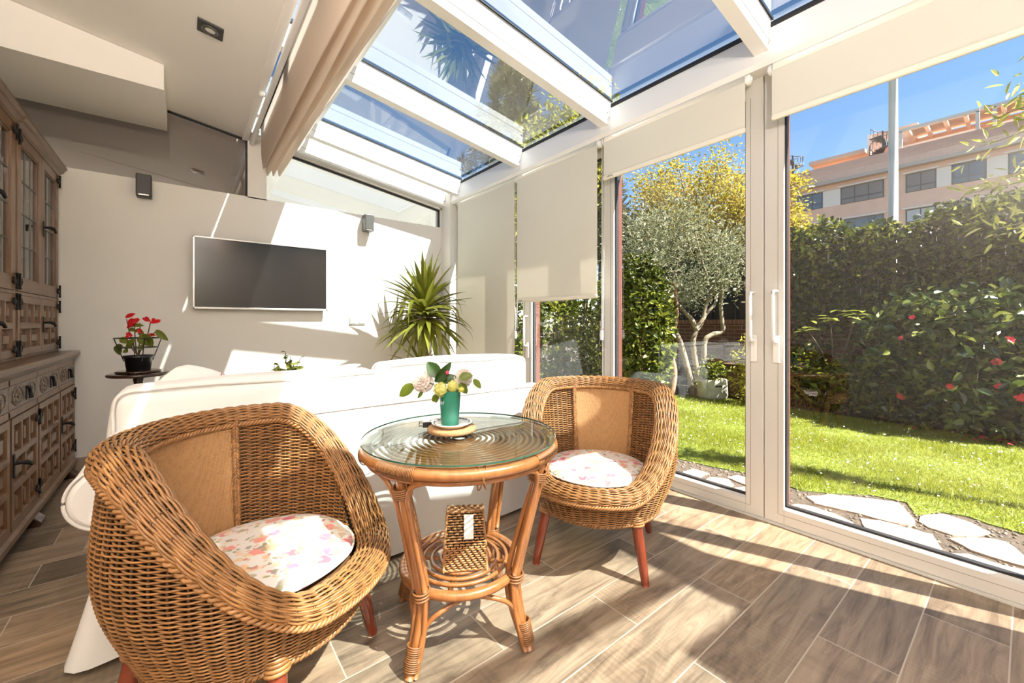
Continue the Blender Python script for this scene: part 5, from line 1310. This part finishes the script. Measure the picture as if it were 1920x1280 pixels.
for y in np.arange(-3, 2.5, .38):
    b.tube(curve([(7.7, y, -.05), (7.66 + rs.uniform(-.1, .1), y + rs.uniform(-.1, .1), .5), (7.62, y + rs.uniform(-.15, .15), 1.1), (7.6, y + rs.uniform(-.2, .2), 1.9)], 12), .022, 6)
part('stems', b, M['trunkd'], hd)
def bush(name, label, c, r, n, mat, ln, asp, cat='shrub', group=None, stems=6, up=.6, inner=.55, stemmat='trunkd', seed=0, droop=0.0, lump=.14):
    rs = np.random.default_rng(seed + 50); t = thing(name, label, cat, (c[0], c[1], -.05), 0, group)
    d = nrm(rs.normal(size=(n, 3))); k = inner + (1 - inner) * rs.random(n) ** .45
    k = k * (1 + lump * np.sin(d[:, 0] * 7 + seed) * np.sin(d[:, 1] * 6 + 2) + lump * .7 * np.sin(d[:, 2] * 11 + d[:, 1] * 9))
    P = arr(*c) + d * np.asarray(r) * k[:, None]; P = P[P[:, 2] > -.03]
    b = MB(); leaves(b, P, ln, asp, rs, up, dirs=d[:len(P)] * .8, droop=droop); part('foliage', b, mat, t)
    b = MB()
    for q in range(stems):
        e = arr(*c) + nrm(rs.normal(size=3) + arr(0, 0, 1.2)) * np.asarray(r) * .7; b0 = arr(c[0] + rs.uniform(-.08, .08), c[1] + rs.uniform(-.08, .08), -.06)
        cv = curve([b0, b0 * .5 + e * .5 + rs.normal(size=3) * .06 * r[0], e], 10); b.tube(cv, np.linspace(.016, .005, len(cv)) * max(.5, r[0]), 6)
    part('stems', b, M[stemmat], t); return t
cb = bush('camellia_bush', 'big glossy camellia bush with red blooms in front of the hedge', (6.45, .42, .66), (.62, .86, .80), 4600, M['camel'], .105, .27, seed=1)
cbl = (6.45, .42, .66)
for k in range(15):
    az = rs.uniform(PI * .62, PI * 1.38); el = rs.uniform(-.75, .75); d = arr(math.cos(az) * math.cos(el), math.sin(az) * math.cos(el), math.sin(el)); p = arr(*cbl) + d * arr(.62, .86, .80) * 1.0
    b = MB(); u_ = nrm(np.cross(d, Zv)); v_ = np.cross(d, u_); r = rs.uniform(.022, .045)
    for q in range(9): a = q * 2.4; leafblade(b, p, u_ * math.cos(a) + v_ * math.sin(a) + d * (.2 + .1 * q), d, r, r * .45, .3, 4)
    part('bloom', b, M['petal'], cb)
b = MB()
for _ in range(40):
    x, y = rs.uniform(5.8, 6.4), rs.uniform(-.5, .9); leafblade(b, (x, y, .005), rs.normal(size=3) * arr(1, 1, .2), (0, 0, 1), .04, .02, .2, 4)
tag(b.build('fallen_petals', M['petal']), 'fallen red petals on the soil under the camellia bush', 'petal', kind='stuff')
shr = [('low bright shrub with pointed leaves between the brick wall and the widest door', (6.55, 1.50, .28), (.30, .34, .38), 620), ('taller sprouting shrub in front of the brick wall', (6.7, 1.95, .36), (.26, .28, .48), 520), ('leafy light green shrub beside the near door stile', (6.2, 2.38, .36), (.22, .30, .62), 800), ('small rounded shrub at the foot of the camellia bush', (6.5, 1.08, .22), (.28, .26, .30), 520)]
for i, (lab, c, r, n) in enumerate(shr): bush('garden_shrub', lab, c, r, n, M['ivy'] if i != 2 else M['lime'], .075, .24, group='young shrubs by the lawn', seed=7 + i, stems=5, inner=.2)
# big-leaved plant on bare stems
t = thing('big_leaved_plant', 'thin plant with large pale leaves on bare stems before the dark hedge', 'plant', (6.75, 1.62, -.05)); b = MB(); bl = MB()
for e in ((6.7, 1.92, 1.02), (6.72, 1.66, 1.14), (6.7, 1.38, 1.20), (6.75, 1.2, 1.16)):
    cv = curve([(6.75 + rs.uniform(-.04, .04), 1.62 + rs.uniform(-.05, .05), -.05), (6.74, (1.62 * 2 + e[1]) / 3, .6), e], 12); b.tube(cv, .009, 6)
    for q in range(8):
        az = rs.uniform(0, 6.28); leafblade(bl, arr(*e) + rs.normal(size=3) * .03, (math.cos(az), math.sin(az), rs.uniform(-.1, .4)), (0, 0, 1), rs.uniform(.12, .2), .035, .2, 6)
part('stems', b, M['twig'], t); part('leaves', bl, M['sprout'], t)

bush('ivy_column', 'dense leafy ivy column beside the red outer door post', (5.5, 3.72, 1.0), (.46, .46, 1.15), 5200, M['ivy'], .085, .34, 'shrub', None, 5, .35, .7, 'ivystem', 31, lump=.08)
t = thing('climbing_vine', 'twisted pinkish bare vine stem between the ivy column and the olive tree', 'vine', (5.95, 3.50, -.05)); b = MB()
b.tube(curve([(5.95, 3.50, -.05), (5.98, 3.46, .35), (5.9, 3.5, .75), (5.97, 3.42, 1.15), (5.9, 3.4, 1.7)], 20), np.linspace(.055, .03, len(curve([(0, 0, 0)] * 5, 20))), 8)
t2 = part('bark', b, M['ivystem'], t)

# olive tree
OX, OY = 6.40, 3.25; so_ = 6.53 / 774
def op(px, py, dd=0.0): return arr(OX, OY, 0) + Rv * (px - 1312) * so_ + Zv * (1.1 - (py - 605) * so_) + Fv * dd
t = thing('olive_tree', 'gnarled grey-green olive tree with several pale trunks by the brick wall', 'tree', (OX, OY, -.05))
def limb(mb, pts, r0, r1): cv = curve(pts, 20); mb.tube(cv, np.linspace(r0, r1, len(cv)), 8)
foot = arr(OX, OY, -.06)
for k, (pl, r0, r1) in enumerate((([foot - Rv * .1, op(1276, 650), op(1262, 620), op(1250, 602), op(1246, 588)], .05, .032), ([foot, op(1298, 648), op(1304, 618)], .048, .036), ([foot + Rv * .1, op(1318, 648), op(1332, 628), op(1353, 621), op(1351, 595), op(1349, 572)], .046, .03),
        ([op(1304, 618), op(1294, 598), op(1282, 585), op(1262, 556, .1)], .045, .025), ([op(1304, 618), op(1317, 596), op(1322, 572), op(1330, 545, -.1)], .045, .025), ([op(1320, 590), op(1338, 570), op(1352, 550, .15), op(1372, 520, .2)], .03, .016), ([op(1349, 572), op(1345, 540, -.1), op(1330, 500, -.15)], .03, .012), ([op(1246, 588), op(1235, 560, .05), op(1222, 520, .1)], .04, .018), ([op(1262, 556, .1), op(1268, 510, .1), op(1290, 450, .1)], .025, .01), ([op(1330, 545, -.1), op(1318, 500, 0), op(1300, 430, 0)], .025, .01))):
    b = MB(); limb(b, pl, r0, r1); part('trunk' if k < 3 else 'branch', b, M['trunk'], t)
P = []; D = []
for k in range(74):
    px, py, dd = rs.uniform(1150, 1400), rs.uniform(355, 570), rs.uniform(-.7, .8)
    if ((px - 1262) / 125) ** 2 + ((py - 492) / 86) ** 2 > 1.05: continue
    c = op(px, py, dd)
    m_ = 190; o_ = rs.normal(size=(m_, 3)) * arr(.17, .17, .13); P.append(c + o_); D.append(nrm(o_ + arr(0, 0, .25)))
P = np.concatenate(P); D = np.concatenate(D); b = MB(); leaves(b, P, .078, .13, rs, .3, dirs=D); part('foliage', b, M['olive'], t)

def tree(name, label, base, h, crown, mat, ln, asp, clumps, per, csz, seed, trunkr=.12, group=None, cat='tree', up=.3, droop=0.0):
    rs = np.random.default_rng(seed); t = thing(name, label, cat, (base[0], base[1], -.05), 0, group); c, r = arr(*crown[0]), arr(*crown[1]); P = []; D = []; tips = []
    b = MB(); limb(b, [(base[0], base[1], -.06), (base[0] + .1, base[1], c[2] * .5), tuple(c + arr(0, 0, -.1 * r[2]))], trunkr, trunkr * .5); part('trunk', b, M['trunkd'], t)
    b = MB()
    for k in range(clumps):
        d = nrm(rs.normal(size=3)); e = c + d * r * (.35 + .65 * rs.random() ** .5); o_ = rs.normal(size=(per, 3)) * csz; P.append(e + o_); D.append(nrm(o_ + d * .1))
        if k % 2 == 0: s0 = arr(base[0] + .08, base[1], 0) * arr(1, 1, 0) + arr(0, 0, c[2] - r[2] * rs.uniform(.2, .9)); cv = curve([s0, s0 * .5 + e * .5 + arr(0, 0, .1), e], 8); b.tube(cv, np.linspace(trunkr * .3, trunkr * .06, len(cv)), 5)
    part('branches', b, M['trunkd'], t); b = MB(); leaves(b, np.concatenate(P), ln, asp, rs, up, dirs=np.concatenate(D), droop=droop); part('foliage', b, mat, t); return t
tree('yellow_tree', 'tall yellow-green tree in early leaf behind the olive tree', (9.1, 4.7), 5, ((9.1, 4.75, 3.15), (1.35, 1.65, 1.72)), M['yellow'], .062, .36, 190, 150, .18, 2)
tree('yellow_tree', 'slim yellow-green tree glimpsed between the door stile and the apartment block', (9.0, 2.93), 4, ((9.0, 2.93, 2.7), (.30, .30, 1.35)), M['yellow'], .062, .35, 34, 150, .12, 3)
tree('lime_leaved_tree', 'bright lime-leaved tree showing through the roof glass near the eaves', (6.5, 6.5), 7, ((6.75, 6.25, 4.75), (.95, .95, 1.25)), M['lime'], .13, .30, 40, 80, .22, 4)
tree('lime_leaved_tree', 'yellow tree seen through the gap between the two long blinds', (5.3, 5.95), 4, ((5.3, 5.95, 3.0), (.7, .7, 1.5)), M['lime'], .12, .3, 34, 80, .2, 9)
def pine(label, x, y, z0, z1, r, seed):
    rs = np.random.default_rng(seed); t = thing('pine_tree', label, 'tree', (x, y, -.05)); b = MB(); limb(b, [(x, y, -.06), (x + .1, y, z0), (x, y, z1 - .2)], .16, .04); part('trunk', b, M['trunkd'], t)
    P = []; D = []
    for k in range(150):
        u = rs.random(); z = z0 + (z1 - z0) * u; az = rs.uniform(0, 6.28); rr = r * (1 - .75 * u) * rs.uniform(.3, 1); e = arr(x + rr * math.cos(az), y + rr * math.sin(az), z + .25 * rr)
        ax = arr(.25 * math.cos(az), .25 * math.sin(az), 1); s = rs.uniform(0, .45, 60); P.append(e + ax * s[:, None]); D.append(nrm(rs.normal(size=(60, 3)) + ax * 1.2))
    b = MB(); leaves(b, np.concatenate(P), .24, .035, rs, 0, dirs=np.concatenate(D) * 2); part('foliage', b, M['pine'], t)
pine('bushy pine tree with upright shoots showing through the roof glass', 6.9, 8.7, 4.6, 7.9, 1.35, 1)
pine('pine tree showing at the top of the door with the red post', 7.4, 6.1, 2.2, 4.2, .75, 2)
P = []
while len(P) < 8500:
    x = rs.uniform(2.85, 7.3); z = 1.95 * rs.random() ** .8; y = 4.95 + .14 * math.sin(x * 3 + z * 2) + .1 * math.sin(x * 8 - z * 5) + (rs.random() ** 2) * .5 + .1 * z
    P.append((x, y, z))
hd2 = thing('mixed_hedge', 'sunlit green hedge at the end of the lawn beyond the narrow glass door', 'hedge', (5, 5.3, -.05)); b = MB(); leaves(b, P, .095, .32, rs, .45); part('foliage', b, M['ivy'], hd2)
b = MB()
for x in np.arange(3, 7.3, .4): b.tube(curve([(x, 5.25, -.05), (x + rs.uniform(-.1, .1), 5.2, .8), (x + rs.uniform(-.15, .15), 5.2, 1.6)], 10), .02, 6)
part('stems', b, M['trunkd'], hd2)
# willow-like branches reaching in by the photo edge
t = thing('pale_branch_tree', 'slender tree with pale narrow leaves reaching in beside the widest door', 'tree', (4.7, -1.5, -.05)); b = MB(); limb(b, [(4.7, -1.5, -.06), (4.65, -1.4, 1.2), (4.5, -1.2, 2.6)], .05, .03); part('trunk', b, M['trunk'], t)
b = MB(); P = []; D = []
for e in ((4.15, .10, 2.45), (4.1, .02, 2.62), (4.25, .22, 2.30), (4.1, .12, 2.02), (4.05, .26, 1.95), (4.2, 0, 2.15), (4.0, -.05, 2.75), (4.1, -.1, 1.85), (4.2, .15, 1.72), (4.15, -.05, 2.35), (4.3, .05, 2.55)):
    cv = curve([(4.55, -1.25, 1.9 + .3 * rs.random()), (4.4, -.6, e[2] + .15), e], 24); b.tube(cv, np.linspace(.012, .003, len(cv)), 5)
    for p in cv[8:]:
        o_ = rs.normal(size=(7, 3)) * .05; P.append(p + o_); D.append(nrm(o_ + arr(-.02, .05, .0)))
part('branches', b, M['trunk'], t); b = MB(); leaves(b, np.concatenate(P), .085, .12, rs, .2, dirs=np.concatenate(D)); part('foliage', b, M['bamboo'], t)

# rattan chest and stone planter by the lawn
M['rattanout'] = brickm('outdoor_rattan', (.10, .055, .025), (.15, .085, .04), (.025, .013, .006), .05, .018, .004)
t = thing('rattan_chest', 'dark brown rattan storage chest at the lawn edge by the brick wall', 'chest', (6.75, 2.62, -.05))
b = MB(); b.rbox(6.55, 6.98, 2.2, 2.98, -.05, .44, .02, 3); part('woven_body', b, M['rattanout'], t)
b = MB(); b.rbox(6.53, 7.0, 2.18, 3.0, .44, .475, .012, 2); part('lid', b, M['rattanout'], t)
t = thing('stone_planter', 'squat pale stone planter with handle slots standing on the lawn edge', 'planter', (6.25, 3.0, -.05))
b = MB(); b.lathe([(.001, -.05), (.19, -.05), (.215, .02), (.205, .21), (.20, .255), (.18, .258), (.178, .22), (.001, .2)], (6.25, 3.0, 0), 40); part('pot', b, M['terra'], t)
b = MB(); ce = arr(6.25, 3.0, .17) - Fv * .2035; b.obox(ce, [Rv, Zv, Fv], (.05, .013, .006)); part('handle_slot', b, M['black'], t, bevel=.003)
b = MB(); P = arr(6.25, 3.0, .36) + rs.normal(size=(420, 3)) * arr(.09, .09, .08); leaves(b, P, .06, .3, rs, .5); part('foliage', b, M['ivy'], t)
b = MB()
for _ in range(8): b.tube([(6.25, 3.0, .2), (6.25 + rs.normal() * .08, 3.0 + rs.normal() * .08, .42)], .004, 5)
part('stems', b, M['twig'], t)

# neighbouring walls seen through the clerestory
tag(MB().box(-1.3, .56, 4.66, 4.80, -.05, 3.4).build('taupe_neighbour_wall', M['taupe']), 'taupe rendered wall behind the clerestory above the television', 'wall')
tag(MB().box(.56, 3.4, 5.35, 5.5, -.05, 3.2).build('grey_neighbour_wall', M['neigh']), 'pale grey rendered wall behind the clerestory beside the corner', 'wall')

# lamp post
t = thing('street_lamp_post', 'tall galvanised lamp post rising behind the hedge', 'post', (9.0, 1.39, -.05)); b = MB(); b.seg((9, 1.39, -.05), (9, 1.39, 8), .068, .052, 20); part('pole', b, M['postmetal'], t)
b = MB(); b.tube(curve([(9, 1.39, 7.9), (8.9, 1.39, 8.5), (8.3, 1.39, 8.7)], 12), .035, 8); b.rbox(7.8, 8.35, 1.29, 1.49, 8.64, 8.74, .03, 3); part('lamp_head', b, M['postmetal'], t)

# apartment block far behind
BX = 45.0
M['fac'] = plain('salmon_brick_facade', (.82, .53, .38), .9, var=.06, vscale=1.5)
M['facp'] = brickm('facade_brick_parapet', (.84, .54, .39), (.78, .49, .35), (.72, .50, .39), .6, .22, .03)
M['facw'] = plain('cream_facade_panel', (.84, .77, .66), .9)
M['facd'] = plain('concrete_band', (.50, .44, .38), .9)
M['win'] = plain('facade_window_glass', (.10, .15, .19), .1, spec=.6)
M['winf'] = plain('facade_window_frame', (.07, .075, .085), .5)
M['shut'] = plain('grey_shutter', (.20, .19, .19), .7)
M['cur'] = plain('facade_white_curtain', (.45, .50, .52), .6)
ab = thing('apartment_block', 'salmon brick apartment block with strip windows far behind the hedge', 'building', (52, -3, -.05))
b = MB(); b.box(BX, 62, -26, 15.8, -.05, 13.4); part('walls', b, M['fac'], ab)
b = MB(); b.box(BX - .25, BX + .1, -26, 15.8, 13.62, 15.0); part('parapet', b, M['facp'], ab)
b = MB(); b.box(BX - .55, BX + .2, -26, 15.8, 13.36, 13.62); part('cornice', b, M['facd'], ab)
b = MB(); b.box(BX + 3, 60, -26, 8.8, 13.4, 16.5); b.box(BX + 2.2, 60, 8.8, 13.0, 13.4, 16.3); b.box(BX + 4, 58, 6.0, 9.0, 16.3, 18.2); part('penthouse', b, M['fac'], ab)
b = MB(); b.box(BX + 1.4, BX + 3, 9.0, 13.1, 16.0, 16.3); b.box(BX + 1.5, BX + 4, -26, 6.4, 16.9, 17.15); part('roof_slab', b, M['facd'], ab)
b = MB(); b.box(BX + 5, BX + 6, 8.9, 9.5, 16.3, 18.6); part('chimney', b, M['facw'], ab)
for (ya, yb) in ((2.3, 6.6), (-3.6, 1.7)):
    b = MB(); b.box(BX - .1, BX + .1, ya, yb, 16.35, 16.6); b.box(BX - .1, BX + .1, ya, ya + .2, 15, 16.4); b.box(BX - .1, BX + .1, yb - .2, yb, 15, 16.4)
    for q in range(4): y = ya + .6 + q * (yb - ya - 1.2) / 3; b.box(BX, BX + 3, y, y + .22, 16.3, 16.5)
    b.box(BX + 1.2, BX + 1.4, ya, yb, 15.2, 15.6); part('pergola', b, M['facw'], ab)
for yy in (7.75, 14.3):
    b = MB(); b.seg((BX + .9, yy, 13.6), (BX + .9, yy, 17.2), .06, .06, 8)
    for q in range(22):
        a = q * .36; z = 14.6 + q * .105; b.obox((BX + .9 + .45 * math.cos(a), yy + .45 * math.sin(a), z), [(math.cos(a), math.sin(a), 0), (-math.sin(a), math.cos(a), 0), (0, 0, 1)], (.42, .15, .03))
        b.seg((BX + .9 + .85 * math.cos(a), yy + .85 * math.sin(a), z), (BX + .9 + .85 * math.cos(a), yy + .85 * math.sin(a), z + .9), .018, sides=4)
    b.tube([(BX + .9 + .85 * math.cos(q * .36), yy + .85 * math.sin(q * .36), 15.5 + q * .105) for q in range(22)], .03, 5); part('spiral_stair', b, M['winf'], ab)
Yb = [13.93, 11.65, 10.38, 7.50, 6.22, 4.49, 3.71, 1.97, 1.0, -1.2, -2.4, -4.6, -6.0, -9.0]
def fwin(ya, yb, za, zb_, kind):
    b = MB(); X = BX - .03; b.box(X, X + .1, yb, ya, za, zb_); f = part('window', b, M['winf'], ab)
    b = MB(); n = 3 if abs(ya - yb) > 2 else 2
    for q in range(n):
        w_ = (ya - yb - .12) / n; y0_ = yb + .06 + q * w_; b.box(X - .02, X, y0_ + .04, y0_ + w_ - .04, za + (.45 if kind == 'win' else .5), zb_ - .08)
        if kind != 'cur': b.box(X - .02, X, y0_ + .04, y0_ + w_ - .04, za + .05, za + .38)
    part('pane' if kind != 'shut' else 'shutter', b, {'win': M['win'], 'cur': M['cur'], 'shut': M['shut']}[kind], f)
    b = MB(); b.box(X - .22, X, yb - .15, ya + .15, zb_ + .02, zb_ + .12); part('awning_box', b, M['facw'], f)
for r, z0_ in enumerate((11.42, 8.62, 5.82)):
    seq = ['win', 'pan', 'shut', 'col', 'shut', 'pan', 'win', 'pan', 'win', 'pan', 'shut', 'col', 'win'] if r == 0 else ['win', 'pan', 'win', 'col', 'cur', 'pan', 'shut', 'pan', 'shut', 'pan', 'win', 'col', 'cur']
    pn = MB()
    for i, kd in enumerate(seq):
        ya, yb = Yb[i], Yb[i + 1]
        if kd == 'pan': pn.box(BX - .02, BX + .1, yb, ya, z0_, z0_ + 1.45)
        elif kd != 'col': fwin(ya, yb, z0_, z0_ + 1.45, kd)
    part('cream_panels', pn, M['facw'], ab)
